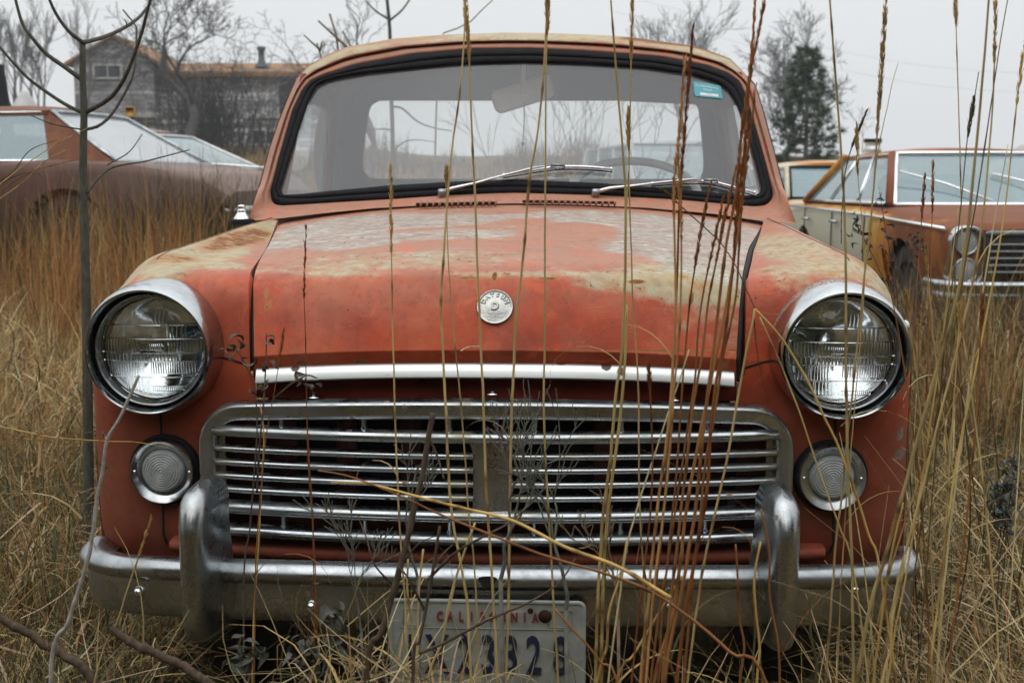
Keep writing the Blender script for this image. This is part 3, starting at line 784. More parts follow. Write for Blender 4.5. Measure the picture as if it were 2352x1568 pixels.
for (x, z, w, h) in ((-.112, .048, .036, .026), (.112, .048, .036, .026)):
    mb.tube([(x-w/2, -.0008, z-h/2), (x-w/2, -.0008, z+h/2), (x+w/2, -.0008, z+h/2), (x+w/2, -.0008, z-h/2), (x-w/2, -.0008, z-h/2)], .0007, 5)
mb.tube([(-.135, -.0004, .031), (.135, -.0004, .031)], .0008, 5)
mb.build('embossed_frame', M['plate'], PL)
def stand(V, x, z, y=-.0012): return np.c_[V[:, 0]+x, y-V[:, 2], V[:, 1]+z]
mb = MB()
for i, ch in enumerate('CALIFORNIA'):
    V, F = text_geo(ch, .0215, .0012, .68, .0004); mb.add(stand(V, -.073+i*.0163, .049), F)
mb.build('lettering', M['platered'], PL, smooth=False)
mb = MB()
for ch, x in zip('1X23328', (-.118, -.0775, -.0345, .0015, .0365, .0715, .1125)):
    V, F = text_geo(ch, .084, .0016, .58, .0016); mb.add(stand(V, x, -.013), F)
mb.build('registration_number', M['navy'], PL, smooth=False)
mb = MB(); mb.lathe([(.0001, -.005), (.006, -.0045), (.009, -.002), (.0105, .0)], (.0885, 0, .0515), 18); mb.lathe([(.0001, .0002), (.004, -.0004), (.0045, .0)], (.066, -.0004, .060), 14); mb.build('plate_bolt', M['rustblack'], PL)
mb = MB(); mb.box((PX, -.185, pz-.05), (.05, .02, .10)); mb.build('plate_bracket', M['dark'], TR)

# ---------------------------------------------------------------- cab front: windshield surround, roof, pillars
def WS(x, z): return 1.215+(z-1.04)*.62+.17*x*x
RUB = [(622, 440), (624, 460), (633, 470), (648, 472), (760, 465), (899, 457), (1040, 447), (1181, 442), (1380, 448), (1559, 458), (1670, 468), (1730, 474), (1755, 472), (1770, 462), (1775, 445),
       (1760, 380), (1745, 325), (1730, 274), (1712, 215), (1698, 187), (1672, 168), (1619, 150), (1516, 131), (1344, 118), (1220, 112), (1086, 113), (950, 125), (815, 150), (747, 171), (715, 184), (695, 205), (672, 252), (638, 371)]
GLS = [(645, 432), (646, 445), (655, 449), (760, 438), (899, 425), (1040, 417), (1181, 412), (1380, 420), (1560, 434), (1680, 446), (1730, 450), (1745, 445), (1748, 430),
       (1735, 375), (1717, 317), (1700, 265), (1687, 231), (1672, 208), (1644, 189), (1584, 171), (1473, 156), (1344, 148), (1201, 144), (1052, 149), (848, 168), (790, 176), (753, 184), (730, 195), (716, 218), (703, 252), (675, 337)]
SIL = [(570, 507), (597, 424), (620, 339), (640, 280), (665, 217), (682, 180), (705, 153), (746, 129), (787, 112), (899, 91), (1018, 82), (1154, 77), (1289, 79), (1406, 84), (1452, 88), (1602, 109), (1679, 137), (1709, 167), (1735, 197), (1756, 266), (1782, 364), (1799, 429), (1829, 514),
       (1745, 507), (1640, 491), (1480, 477), (1320, 470), (1190, 467), (1000, 470), (850, 479), (740, 490), (640, 502)]
CTR = np.array([1197., 320.])
def radial(poly, n=240, c=CTR):
    pl = np.array(poly, float); d = np.vstack([pl, pl[:1]]); pts = []
    for i in range(len(pl)):
        for t in np.linspace(0, 1, 24, endpoint=False): pts.append(d[i]*(1-t)+d[i+1]*t)
    pts = np.array(pts)-c; ang = np.unwrap(np.arctan2(pts[:, 1], pts[:, 0])); r = np.hypot(pts[:, 0], pts[:, 1])
    o = np.argsort(np.mod(ang, 2*math.pi)); a = np.mod(ang, 2*math.pi)[o]; r = r[o]
    return a, r
# a common, corner-aware set of angles
A1, R1 = radial(RUB); ANG = None
rubp = spline(RUB, 260, closed=True)-CTR; ANG = np.sort(np.mod(np.arctan2(rubp[:, 1], rubp[:, 0]), 2*math.pi))
def ringpx(poly, frac_from=None):
    a, r = radial(poly); rr = np.interp(ANG, np.r_[a-2*math.pi, a, a+2*math.pi], np.r_[r, r, r])
    return np.stack([CTR[0]+rr*np.cos(ANG), CTR[1]+rr*np.sin(ANG)], 1)
rub = ringpx(RUB); gls = ringpx(GLS); sil = ringpx(SIL)
HREAR = lambda x, z: 1.115
def pt3(pxy, dy, bottom=0.0):
    """bottom: 0 = on the windshield plane, 1 = at the rear edge of the hood"""
    f = lambda x, z: (WS(x, z)+dy)*(1-bottom)+bottom*1.125
    return L(pxy[0], pxy[1], f)
botm = np.array([sstep(.02, .30, math.sin(a))*sstep(340, 500, s[1]) for a, s in zip(ANG, sil)])   # 1 along the cowl
side = np.array([abs(math.cos(a)) for a in ANG])
loops = []
for f, dy in ((0, .004), (.02, 0), (.20, -.002), (.34, .004), (.40, .018), (.47, .016), (.53, -.006), (.62, -.004), (.75, .010), (.88, .035), (.96, .062), (1.0, .095)):
    row = []
    for i in range(len(ANG)):
        q = rub[i]*(1-f)+sil[i]*f
        b = botm[i]*f
        row.append(pt3(q, dy*(1-botm[i]), b))
    loops.append(row)
loops = np.array(loops)
# continue over the roof and down the sides, back to the rear wall
S = loops[-1]; keep = [i for i in range(len(ANG)) if not (S[i][2] < 1.33)]
ks = sorted(keep, key=lambda i: (math.atan2(-(sil[i][1]-320), (sil[i][0]-1197))))
mb = MB(); mb.grid(loops, closed_v=True, flip=True)
back = []
YB = 2.26
for k, (yy, dz, sx) in enumerate(((0, 0, 1), (.06, .007, 1.004), (.2, .016, 1.008), (.5, .018, 1.0), (.8, .008, .985), (.93, -.012, .965), (1.0, -.05, .94))):
    back.append([((S[i][0])*sx, S[i][1]+(YB-S[i][1])*yy, S[i][2]+dz) for i in ks])
back = np.array(back); mb.grid(back)
V = np.concatenate(mb.V); n = len(V); C = np.zeros((n, 3))
zz = V[:, 2]; top = sstep(1.44, 1.50, zz)
edge_f = np.repeat(np.array([0, .02, .2, .34, .4, .47, .53, .62, .75, .88, .96, 1.0]), len(ANG)); edge_f = np.r_[edge_f, np.ones(n-len(edge_f))]
C[:, 1] = np.clip(sstep(1.37, 1.42, zz)*sstep(.52, .66, edge_f)*(.50+.45*hashn(V, 6)), 0, 1)+.55*(1-top)*np.exp(-((edge_f-.72)/.06)**2)*sstep(.35, .6, hashn(V, 12, 2))*(zz > 1.1)
C[:, 2] = np.clip(top*np.exp(-((edge_f-.44)/.05)**2)*.62, 0, 1)+top*sstep(.5, .9, edge_f)*sstep(.1, .45, V[:, 0])*.34+top*sstep(.60, .8, edge_f)*sstep(.40, .75, hashn(V*[1, .4, 1], 5, 3))*.42+(1-top)*sstep(.93, .97, edge_f)*.62*(zz > 1.08)
C[:, 1] = np.maximum(C[:, 1], .5*np.exp(-((edge_f-.10)/.04)**2)*(zz < 1.06)*hashn(V, 7))
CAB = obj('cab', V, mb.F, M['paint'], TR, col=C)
M['seal'] = simple('crumbling_seal', (.035, .026, .02), .95, 0, .6, 90, .5, 120, spec=.1)
for s_ in (-1, 1):
    pts = [loops[-1][i]+np.array([s_*.001, .002, 0]) for i in range(len(ANG)) if 1.06 < loops[-1][i][2] < 1.40 and np.sign(loops[-1][i][0]) == s_ and abs(loops[-1][i][0]) > .5]
    pts = sorted(pts, key=lambda p: p[2]); MB().tube(np.array(pts)[::2]-[s_*.003, 0, 0], .0045, 8).build('weatherstrip', M['seal'], CAB)
mb = MB(); G_ = []
for x in np.linspace(-.70, .70, 41):
    u = min(1, abs(x)/.61); z0 = 1.018-.046*u**2.4-.020*max(0, abs(x)-.61)/.09
    G_.append([(x, y_, z0+dz) for y_, dz in ((1.085, -.006), (1.112, -.001), (1.15, .010), (1.20, .016))])
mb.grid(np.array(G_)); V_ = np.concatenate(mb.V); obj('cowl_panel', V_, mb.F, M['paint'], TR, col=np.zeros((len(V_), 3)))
# rubber gasket and glass
R3 = [[pt3(rub[i]*(1-f)+gls[i]*f, dy) for i in range(len(ANG))] for f, dy in ((-.03, .004), (0, -.004), (.2, -.010), (.42, -.009), (.48, -.004), (.54, -.009), (.8, -.009), (.96, -.002), (1.0, .006))]
mb = MB(); mb.grid(np.array(R3), closed_v=True); mb.build('windshield_seal', M['rubber'], CAB)
mb = MB(); Gg = []
for f in np.linspace(1.03, 0.0, 14):
    Gg.append([pt3(CTR*(1-f)+gls[i]*f if f > 0 else CTR, .004) for i in range(len(ANG))])
mb.grid(np.array(Gg), closed_v=True); mb.build('windshield', M['glass'], CAB)
# cowl louvres
mb = MB(); mh = MB()
def cowl_y(x, z): return 1.118
lv = [(960+i*14.3, 471-3.2*sstep(960, 1140, 960+i*14.3)*1.0) for i in range(13)]+[(1205+i*14.3, 464.5+3.0*sstep(1200, 1420, 1205+i*14.3)) for i in range(15)]
for px, py in lv:
    c = L(px, py+1, cowl_y)
    VT = MB().box((c[0], 1.118, c[2]+.003), (.0115, .006, .0075), bev=.002).build('cowl_vent', M['gap'], CAB)
    MB().tube([(c[0]+.0068, 1.116, c[2]-.004), (c[0]+.0085, 1.110, c[2]+.003), (c[0]+.0075, 1.128, c[2]+.011)], .0030, 6).build('louvre', M['paint'], VT, col=True)

# rear wall with its window, seen through the windshield
RW = [(845, 262), (852, 242), (868, 233), (900, 231), (1200, 231), (1560, 231), (1590, 234), (1603, 245), (1608, 270), (1613, 320), (1617, 380), (1612, 400), (1594, 410), (1400, 411), (1100, 411), (870, 410), (845, 405), (833, 390), (832, 368), (838, 310)]
YR = 2.20
CT2 = np.array([1224., 325.])
rwp = spline(RW, 160, closed=True); A2 = np.unwrap(np.arctan2(rwp[:, 1]-CT2[1], rwp[:, 0]-CT2[0]))
inner = np.array([L(p[0], p[1], YR) for p in rwp]); cc = np.array([inner[:, 0].mean(), YR, 1.23])
outer = []
for p in inner:
    d = p-cc; k = min(.665/abs(d[0]) if abs(d[0]) > 1e-6 else 99, (.315 if d[2] > 0 else .8)/abs(d[2]) if abs(d[2]) > 1e-6 else 99)
    q = cc+d*k; q[2] = min(q[2], 1.485-1.1*max(0, abs(q[0])-.50)**1.2); q[1] = YR+.02; outer.append(q)
outer = np.array(outer)
mb = MB(); mb.grid(np.array([inner+[0, .02, 0], inner, inner*.93+outer*.07, inner*.5+outer*.5, outer]), closed_v=True); mb.build('rear_wall', M['liner'], CAB)
mb = MB(); mb.grid(np.array([inner+[0, .021, 0], inner*.93+outer*.07+[0, .02, 0], outer+[0, .06, 0]]), closed_v=True, flip=True); mb.build('rear_panel', M['red_in'], CAB)
mb = MB(); mb.grid(np.array([cc+(inner-cc)*f+[0, .012, 0] for f in (1.0, .5, .001)]), closed_v=True); mb.build('rear_window', M['glass2'], CAB)
# headliner, quarter pillars, doors
mb = MB(); hl = back[1:6].copy(); hl[:, :, 2] -= .03; hl[:, :, 0] *= .965; mb.grid(hl, flip=True); mb.build('headliner', M['liner'], CAB)
for s_ in (-1, 1):
    _p = sorted([(p[2], abs(p[0])) for p in S if np.sign(p[0]) == s_ and abs(p[0]) > .45]); _z = [q_[0] for q_ in _p]; _x = [q_[1] for q_ in _p]
    def xs_(z, s_=s_, _z=_z, _x=_x): return s_*min(.70, float(np.interp(z, _z, _x))-.012)
    mb = MB()
    # rear quarter
    mb.grid(np.array([[(xs_(z), y, z) for y in (2.02-.04*(z-1), 2.1, 2.27)] for z in np.linspace(.99, 1.40, 10)]), flip=s_ < 0)
    mb.grid(np.array([[(xs_(z)*.94, y, z) for y in (2.0-.04*(z-1), 2.1, 2.25)] for z in np.linspace(.9, 1.40, 10)]), flip=s_ > 0, m=1)
    mb.grid(np.array([[(xs_(z)*k, 2.01-.04*(z-1), z) for k in (1, .94)] for z in np.linspace(.9, 1.4, 8)]), m=1)
    mb.build('quarter_panel', [M['red_in'], M['liner']], CAB)
    door = MB()
    door.grid(np.array([[(s_*(.703+.012*math.sin((z-.42)/.6*math.pi)), y, z) for y in np.linspace(1.33, 2.02, 8)] for z in np.linspace(.42, 1.02, 12)]), flip=s_ < 0)
    door.grid(np.array([[(s_*.66, y, z) for y in np.linspace(1.36, 2.02, 5)] for z in (.5, 1.02)]), flip=s_ > 0, m=1)
    door.grid(np.array([[(s_*x, y, 1.022) for y in np.linspace(1.36, 2.02, 5)] for x in (.66, .700)]), m=1)
    # window frame
    fr_ = [(xs_(1.03), 1.33, 1.03), (xs_(1.38)*.985, 1.50, 1.38), (xs_(1.38)*.985, 1.98, 1.38), (xs_(1.03), 2.0, 1.03)]
    door.tube(np.array(fr_)*[.965, 1, 1], .013, 6, m=0)
    dd = door.build('door', [M['red_in'], M['plastic']], TR)
    mb = MB(); mb.add(np.array(fr_), [(0, 1, 2, 3)]); mb.build('side_window', M['glass2'], dd, smooth=False)
    mb = MB(); mb.tube([(s_*.728, 1.86, .93), (s_*.735, 1.90, .93), (s_*.728, 1.98, .93)], .008, 8); mb.build('door_handle', M['chrome'], dd)
# interior
mb = MB(); mb.grid(np.array([[(x, y+.19*x*x, z-.02*abs(x)**2) for y, z in ((1.24, 1.015), (1.30, 1.035), (1.42, 1.03), (1.46, 1.0), (1.46, .85))] for x in np.linspace(-.64, .64, 13)])); mb.build('dashboard', simple('dashboard_paint', (.14, .15, .155), .5, 0, .15), CAB)
mb = MB(); mb.box((0, 2.05, .88), (1.24, .12, .34), rotm('X', -.12), .03); mb.box((0, 1.82, .68), (1.24, .5, .14), None, .03); mb.build('bench_seat', M['seat'], CAB)
swc = L(1455, 447, 1.62); mb = MB(); Rw = rotm('X', math.radians(-58))
mb.tube([swc+Rw @ np.array([.19*math.cos(a), 0, .19*math.sin(a)]) for a in np.linspace(0, 2*math.pi, 49)], .0125, 10)
Rw2 = Rw
mb.tube([swc+Rw @ np.array([-.18, 0, 0]), swc+Rw @ np.array([0, .04, -.02]), swc+Rw @ np.array([.18, 0, 0])], .008, 8)
mb.tube([swc, swc+np.array([0, -.25, -.2])], .02, 8)
SW = mb.build('steering_wheel', M['wheelrim'], CAB)
mc = L(1201, 216, 1.60); mb = MB()
MR = rotm('Y', math.radians(-17.0)) @ rotm('X', math.radians(8))
q = rrect(.183, .072, .022); rows = [[(x*k, dy, z*k) for x, z in q] for k, dy in ((.001, -.012), (.6, -.0118), (.9, -.009), (1.0, 0), (1.0, .008), (.94, .010))]
mb.grid(np.array(rows), closed_v=True, flip=False); V = np.concatenate(mb.V) @ MR.T+mc
MI = obj('rear_view_mirror', V, mb.F, M['mirror_back'], CAB)
st = L(1203, 150, 1.53); mb = MB(); mb.tube([st, mc+[0, -.012, .02], mc+[0, -.014, 0]], [.006, .008, .010], 8); mb.build('mirror_stem', M['mirror_back'], MI)
s1 = L(1204, 235, 1.585); s2 = L(1201, 330, 1.585); mb = MB()
mb.tube([s1, s1*.5+s2*.5+[.002, 0, 0], s2, s2+[-.003, 0, -.02]], [.0016, .0014, .0014, .0012], 6); mb.lathe([(.0001, -.006), (.005, -.003), (.005, .003), (.0001, .006)], s2, 10, 'z'); mb.build('hanging_string', M['string'], MI)
# parking permit on the glass: corners seen in the photo
pp = [L(x, y, lambda x_, z_: WS(x_, z_)+.0015) for x, y in ((1591, 187), (1655, 197), (1660, 227), (1596, 221))]
def quadmap(V, q, off):
    """map unit-square coordinates (u right, v down) onto the quad"""
    u, v = V[:, 0:1], V[:, 1:2]; a, b, c, d = q
    nn = np.cross(b-a, d-a); nn /= np.linalg.norm(nn)
    if nn[1] > 0: nn = -nn
    return a*(1-u)*(1-v)+b*u*(1-v)+c*u*v+d*(1-u)*v+nn*off
mb = MB(); q = rrect(1, 1, .08, 4)*[1, 1]+.5; mb.add(quadmap(np.c_[q, np.zeros(len(q))], pp, .0004), [tuple(range(len(q)))])
ST = mb.build('parking_permit', M['teal'], CAB, smooth=False)
mb = MB(); mb.add(quadmap(np.array([(.20, .72, 0), (.86, .72, 0), (.86, .90, 0), (.20, .90, 0)]), pp, .001), [(0, 1, 2, 3)]); mb.build('blank_strip', M['white'], ST, smooth=False)
mb = MB()
for txt, cx_, cy_, size, w in (('Resident Parking', .49, .24, .17, .80), ('Permit', .50, .47, .17, .30)):
    V, F = text_geo(txt, 1, .0, 1, .0); wd = V[:, 0].max()-V[:, 0].min(); hg = .72
    U = np.c_[cx_+V[:, 0]/wd*w, cy_-V[:, 1]/hg*.14, V[:, 2]]; mb.add(quadmap(U, pp, .001), F)
mb.build('lettering', M['white'], ST, smooth=False)
V, F = text_geo('77571', 1, 0, 1, 0); wd = V[:, 0].max()-V[:, 0].min(); mb = MB(); mb.add(quadmap(np.c_[.53+V[:, 0]/wd*.20, .81-V[:, 1]/.72*.11, V[:, 2]], pp, .0016), F); mb.build('faint_number', M['faint'], ST, smooth=False)

# ---------------------------------------------------------------- wipers
def wiper(piv, armpts, blade):
    off = lambda d: (lambda x, z: WS(x, z)-d)
    A = [L(x, y, off(d)) for x, y, d in armpts]
    mb = MB(); mb.tube(np.array(A), [.0105, .0085, .006, .0045, .0038, .0036][:len(A)], 8, ell=(1, .55)); 
    W = mb.build('wiper', M['bright'], CAB)
    pv = L(*piv, off(.006)); mb = MB(); ax = A[0]
    mb.tube([pv+np.array([0, .0, -.008]), ax+np.array([0, 0, -.002])], [.010, .008], 12)
    mb.tube([ax+np.array([0, 0, -.008]), ax+np.array([0, -.002, .008])], [.0115, .0095], 14); mb.build('pivot', M['chrome_o'], W)
    B = [L(x, y, off(d)) for x, y, d in blade]; mb = MB(); mb.tube(spline(B, 12), .0032, 6)
    for k in (0, -1): mb.tube([B[k]-(B[k]-B[1 if k == 0 else -2])*.0, B[k]+(B[1 if k == 0 else -2]-B[k])*.08], .0048, 6)
    mb.build('blade_holder', M['bright'], W)
    B2 = [L(x, y+7, off(d*.35)) for x, y, d in blade]; mb = MB(); mb.tube(spline(B2, 12), .0040, 6, ell=(1, .5)); mb.build('blade_rubber', M['rubber'], W)
    m = L(*blade[len(blade)//2][:2], off(blade[0][2]+.004)); mb = MB(); mb.box(m+np.array([0, 0, .001]), (.040, .010, .013), None, .003); mb.build('clip', M['chrome_o'], W)
wiper((1013, 455), [(1015, 441, .030), (1040, 432, .030), (1090, 421, .028), (1150, 404, .026), (1225, 385, .024), (1255, 380, .022)], [(1155, 402, .016), (1215, 392, .018), (1281, 383, .018), (1345, 383, .018), (1406, 388, .016)])
wiper((1362, 452), [(1368, 441, .030), (1400, 432, .030), (1450, 427, .028), (1520, 418, .026), (1590, 411, .024), (1612, 412, .022)], [(1496, 421, .016), (1560, 416, .018), (1632, 417, .018), (1690, 431, .018), (1735, 443, .016)])
# fender mirror base by the left pillar
mb = MB(); mm = L(556, 505, 1.10)
mb.lathe([(.022, -.006), (.020, 0), (.012, .012), (.010, .014), (.013, .017), (.009, .020), (.008, .024), (.011, .027), (.009, .031), (.0001, .033)], mm+[0, 0, .006], 20, 'z'); o = mb.build('mirror_base', M['bright'], TR)
mb = MB(); mb.lathe([(.03, -.012), (.031, 0), (.02, .003)], mm+[.002, 0, .0], 20, 'z'); mb.build('rubber_pad', M['rubber'], o)
mb = MB(); m2 = L(2079, 748, .25); mb.lathe([(.0001, -.010), (.008, -.005), (.010, .006), (.004, .012)], m2, 14, 'y'); mb.build('side_marker', M['white'], TR)
# bed and wheels
mb = MB()
for s_ in (-1, 1): mb.box((s_*.66, 3.15, .72), (.06, 1.7, .46), None, .012)
mb.box((0, 2.34, .74), (1.3, .04, .5), None, .01); mb.box((0, 4.0, .72), (1.3, .05, .46), None, .01); mb.box((0, 3.15, .52), (1.26, 1.7, .04)); mb.build('cargo_bed', M['red_in'], TR, smooth=False)
def wheel(x, y, par, r=.30, w=.15, z=None, name='wheel', cap=None):
    z = r*.93 if z is None else z
    mb = MB(); mb.lathe([(r*.62, -w*.42), (r*.8, -w*.5), (r*.96, -w*.42), (r, -w*.25), (r, w*.25), (r*.96, w*.42), (r*.8, w*.5), (r*.62, w*.42)], (0, 0, 0), 40, 'x')
    o = mb.build(name, M['tyre'], par, loc=(x, y, z))
    mb = MB(); mb.lathe([(r*.63, -w*.38), (r*.5, -w*.2), (r*.2, -w*.3), (.001, -w*.32)], (0, 0, 0), 32, 'x'); mb.lathe([(r*.63, w*.38), (r*.5, w*.2), (r*.2, w*.3), (.001, w*.32)], (0, 0, 0), 32, 'x'); mb.build('rim', cap or M['rustdark'], o); return o
for s_ in (-1, 1):
    wheel(s_*.58, .66, TR); wheel(s_*.58, 3.12, TR)
# ================================================================== GROUND
def gz(x, y):
    x = np.asarray(x, float); y = np.asarray(y, float)
    z = .050*np.maximum(0, y-16)*(1-sstep(70, 160, y))+2.7*sstep(70, 160, y)*0
    z = z+np.where(y > 70, 0, 0)
    z = z*(y < 1e9)+.020*np.maximum(0, np.minimum(y, 60)-16)*sstep(-4, -14, x)
    z = z+.38*sstep(7.2, 9.6, y)*sstep(15.0, 12.8, y)*sstep(-.6, -2.2, x)
    z = z+.03*np.sin(x*1.3+y*.7)*np.cos(y*.9-x*.4)
    return z
def gz1(x, y): return float(gz(x, y))
xs = np.concatenate([np.linspace(-140, -40, 10, endpoint=False), np.linspace(-40, -8, 32, endpoint=False), np.linspace(-8, 8, 80, endpoint=False), np.linspace(8, 40, 32, endpoint=False), np.linspace(40, 140, 10)])
ys = np.concatenate([np.linspace(-60, -10, 8, endpoint=False), np.linspace(-10, 20, 120, endpoint=False), np.linspace(20, 80, 60, endpoint=False), np.linspace(80, 165, 12)])
XX, YY = np.meshgrid(xs, ys, indexing='ij')
mb = MB(); mb.grid(np.stack([XX, YY, gz(XX, YY)-.012], 2))
t = NT('matted_field'); n = t.noise(1.3, 8, .7); n2 = t.noise(14, 6, .7); n3 = t.noise(90, 4, .7)
c = t.ramp(n, [(.3, (.055, .046, .022)), (.5, (.13, .088, .038)), (.7, (.19, .125, .05))])
c = t.mix(t.math('MULTIPLY', t.step(n2, .4, .65), .6), c, (.035, .036, .016))
c = t.mix(t.math('MULTIPLY', t.step(n3, .5, .7), .5), c, (.24, .17, .08))
t.bsdf(color=c, rough=.95, spec=.1, normal=t.bump(t.math('ADD', n2, n3), .8, .03))
GO = mb.build('ground', t.m); GO['kind'] = 'structure'

# ================================================================== FIELD GRASS
PAL = dict(straw=(.45, .31, .135), pale=(.58, .46, .26), gold=(.48, .30, .10), orange=(.36, .16, .055), rust=(.28, .095, .03), green=(.065, .085, .03), olive=(.13, .12, .05), brown=(.12, .072, .035), dark=(.05, .036, .02))
def blades(pos, H, Wd, col, lean, curl, segs=4, tip=.15, az=None):
    """ribbons; pos (n,3), H, Wd, lean (rad), curl (rad) arrays -> V, F, C"""
    n = len(pos); az = RNG.uniform(0, 2*math.pi, n) if az is None else az
    d = np.stack([np.cos(az), np.sin(az)], 1); w = np.stack([-np.sin(az+RNG.normal(0, .9, n)), np.cos(az)], 1)
    w /= np.linalg.norm(w, axis=1)[:, None]
    V = np.zeros((n, segs+1, 2, 3)); p = pos.copy(); a = lean.copy()
    for k in range(segs+1):
        f = k/segs; ww = Wd*(1-f*(1-tip))*.5
        V[:, k, 0, :2] = p[:, :2]-w*ww[:, None]; V[:, k, 1, :2] = p[:, :2]+w*ww[:, None]; V[:, k, 0, 2] = V[:, k, 1, 2] = p[:, 2]
        p = p.copy(); st = H/segs
        p[:, :2] += d*(np.sin(a)*st)[:, None]; p[:, 2] += np.cos(a)*st
        a = a+curl/segs*(1+f)
    V = V.reshape(-1, 3)
    base = (np.arange(n)*(segs+1)*2)[:, None, None]; k = (np.arange(segs)*2)[None, :, None]
    F = (base+k+np.array([0, 1, 3, 2])[None, None, :]).reshape(-1, 4)
    C = np.repeat(col, (segs+1)*2, axis=0)
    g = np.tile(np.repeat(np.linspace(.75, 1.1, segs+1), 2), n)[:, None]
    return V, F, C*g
def pick(n, names, w):
    w = np.array(w, float); w /= w.sum(); i = RNG.choice(len(names), n, p=w)
    c = np.array([PAL[k] for k in names])[i]
    return np.clip(c*RNG.normal(1, .22, (n, 1))*RNG.normal(1, .06, (n, 3)), .01, .8)
def join(parts):
    V = []; F = []; C = []; n = 0
    for v, f, c in parts: V.append(v); F.append(f+n); C.append(c); n += len(v)
    return np.concatenate(V), np.concatenate(F), np.concatenate(C)
def in_truck(x, y, m=.0):
    lx = math.cos(TH)*(x-TX)-math.sin(TH)*(y-TY); ly = math.sin(TH)*(x-TX)+math.cos(TH)*(y-TY)
    return (np.abs(lx) < .70+m) & (ly > -.16-m) & (ly < 4.1+m)
def ingap(x, y, cars):
    k = np.zeros(len(x), bool)
    for (cx, cy, rz, hw, y0, y1) in cars:
        c, s = math.cos(-rz), math.sin(-rz); lx = c*(x-cx)-s*(y-cy); ly = s*(x-cx)+c*(y-cy)
        k |= (np.abs(lx) < hw-.12) & (ly > y0+.15) & (ly < y1-.1)
    return k
CARS = [(3.83, 8.0, 0, .98, 0, 5.3), (-6.85, 11.1, math.radians(-103), .95, 0, 5.0)]
def patch(n, x0, x1, y0, y1, h, w, pal, wts, lean=(.25, .5), curl=(.6, .9), segs=4, clump=3.0, ex=True, m=.02, dens=None):
    x = RNG.uniform(x0, x1, n); y = RNG.uniform(y0, y1, n)
    if clump > 0:
        k = max(6, int((x1-x0)*(y1-y0)*clump)); cx = RNG.uniform(x0, x1, k); cy = RNG.uniform(y0, y1, k); i = (k*RNG.random(n)**1.4).astype(int)
        q = RNG.random(n) < .45; sg = .05+.01*max(0, y0+y1); x = np.where(q, cx[i]+RNG.normal(0, sg, n), x); y = np.where(q, cy[i]+RNG.normal(0, sg, n), y)
    ok = np.ones(n, bool)
    if ex: ok &= ~in_truck(x, y, m) & ~ingap(x, y, CARS)
    if dens is not None: ok &= RNG.random(n) < dens(x, y)
    x, y = x[ok], y[ok]; n = len(x)
    big = .6+.8*(.5+.5*np.sin(x*2.1+1.3*np.sin(y*1.7))*np.cos(y*2.4+x))
    H = np.abs(RNG.normal(h, h*.28, n))*big**.5
    pos = np.stack([x, y, gz(x, y)-.01], 1)
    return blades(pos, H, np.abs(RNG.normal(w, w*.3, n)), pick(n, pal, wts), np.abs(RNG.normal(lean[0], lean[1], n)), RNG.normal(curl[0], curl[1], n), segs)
golds = (['straw', 'gold', 'pale', 'orange', 'brown', 'green', 'olive', 'dark'],)
parts = []
# left of the truck, near: tangled, greener low down
parts.append(patch(15000, -2.6, -.70, 1.9, 4.2, .30, .0042, golds[0], (3, 3, 1.5, 1, 2, 2.2, 2, 1), (.5, .5), (1.2, 1.1), 5))
parts.append(patch(22000, -4.2, -.72, 4.0, 7.2, .42, .006, golds[0], (6, 7, 3.5, 1, .8, .6, .8, .6), (.5, .5), (1.1, 1.0), 5))
parts.append(patch(16000, -6.5, -.9, 6.8, 9.6, .40, .008, golds[0], (5, 6, 3, 1.5, .8, .5, .8, .6), (.4, .45), (.9, .9), 4))
parts.append(patch(14000, -9, -1.0, 9.2, 16, .38, .012, golds[0], (3, 4, 2, 1.5, 2, .8, 1, .6), (.3, .4), (.8, .8), 3))
# right of the truck
parts.append(patch(12000, .74, 2.4, 1.75, 3.8, .30, .0042, golds[0], (3, 1.5, 2.5, .5, 2, 2.0, 2, 1.4), (.55, .5), (1.3, 1.1), 5))
parts.append(patch(16000, .8, 4.6, 3.6, 8.0, .30, .006, golds[0], (3, 1.6, 2, .6, 2, 2, 2.4, 1.2), (.4, .45), (1.1, 1.0), 5))
parts.append(patch(12000, 1.0, 9, 7.6, 15, .40, .010, golds[0], (3, 2, 2, 1, 2, 1, 1, .8), (.3, .4), (.9, .8), 4))
# beneath and just in front of the bumper: sparse and low
parts.append(patch(2600, -1.6, 1.4, 1.25, 1.78, .20, .0035, golds[0], (3, 1.5, 3, .5, 2, 1.4, 2, 1.4), (.5, .5), (1.2, 1.1), 5, ex=False))
parts.append(patch(1500, -.7, .7, 1.9, 4.0, .12, .004, golds[0], (1, .5, 1, .2, 3, 1, 1, 3), (.6, .5), (1.2, 1.1), 4, ex=False))
parts.append(patch(5200, -5.6, -1.75, 8.55, 9.5, .62, .010, golds[0], (.3, .5, .1, .5, 3, 3.5, 1.6, 6), (.15, .25), (.5, .6), 4, ex=False))
parts.append(patch(3200, 2.3, 4.6, 6.7, 7.9, .50, .009, golds[0], (.6, .8, .3, .6, 3, 3, 1.6, 6), (.3, .35), (.7, .7), 4, ex=False))
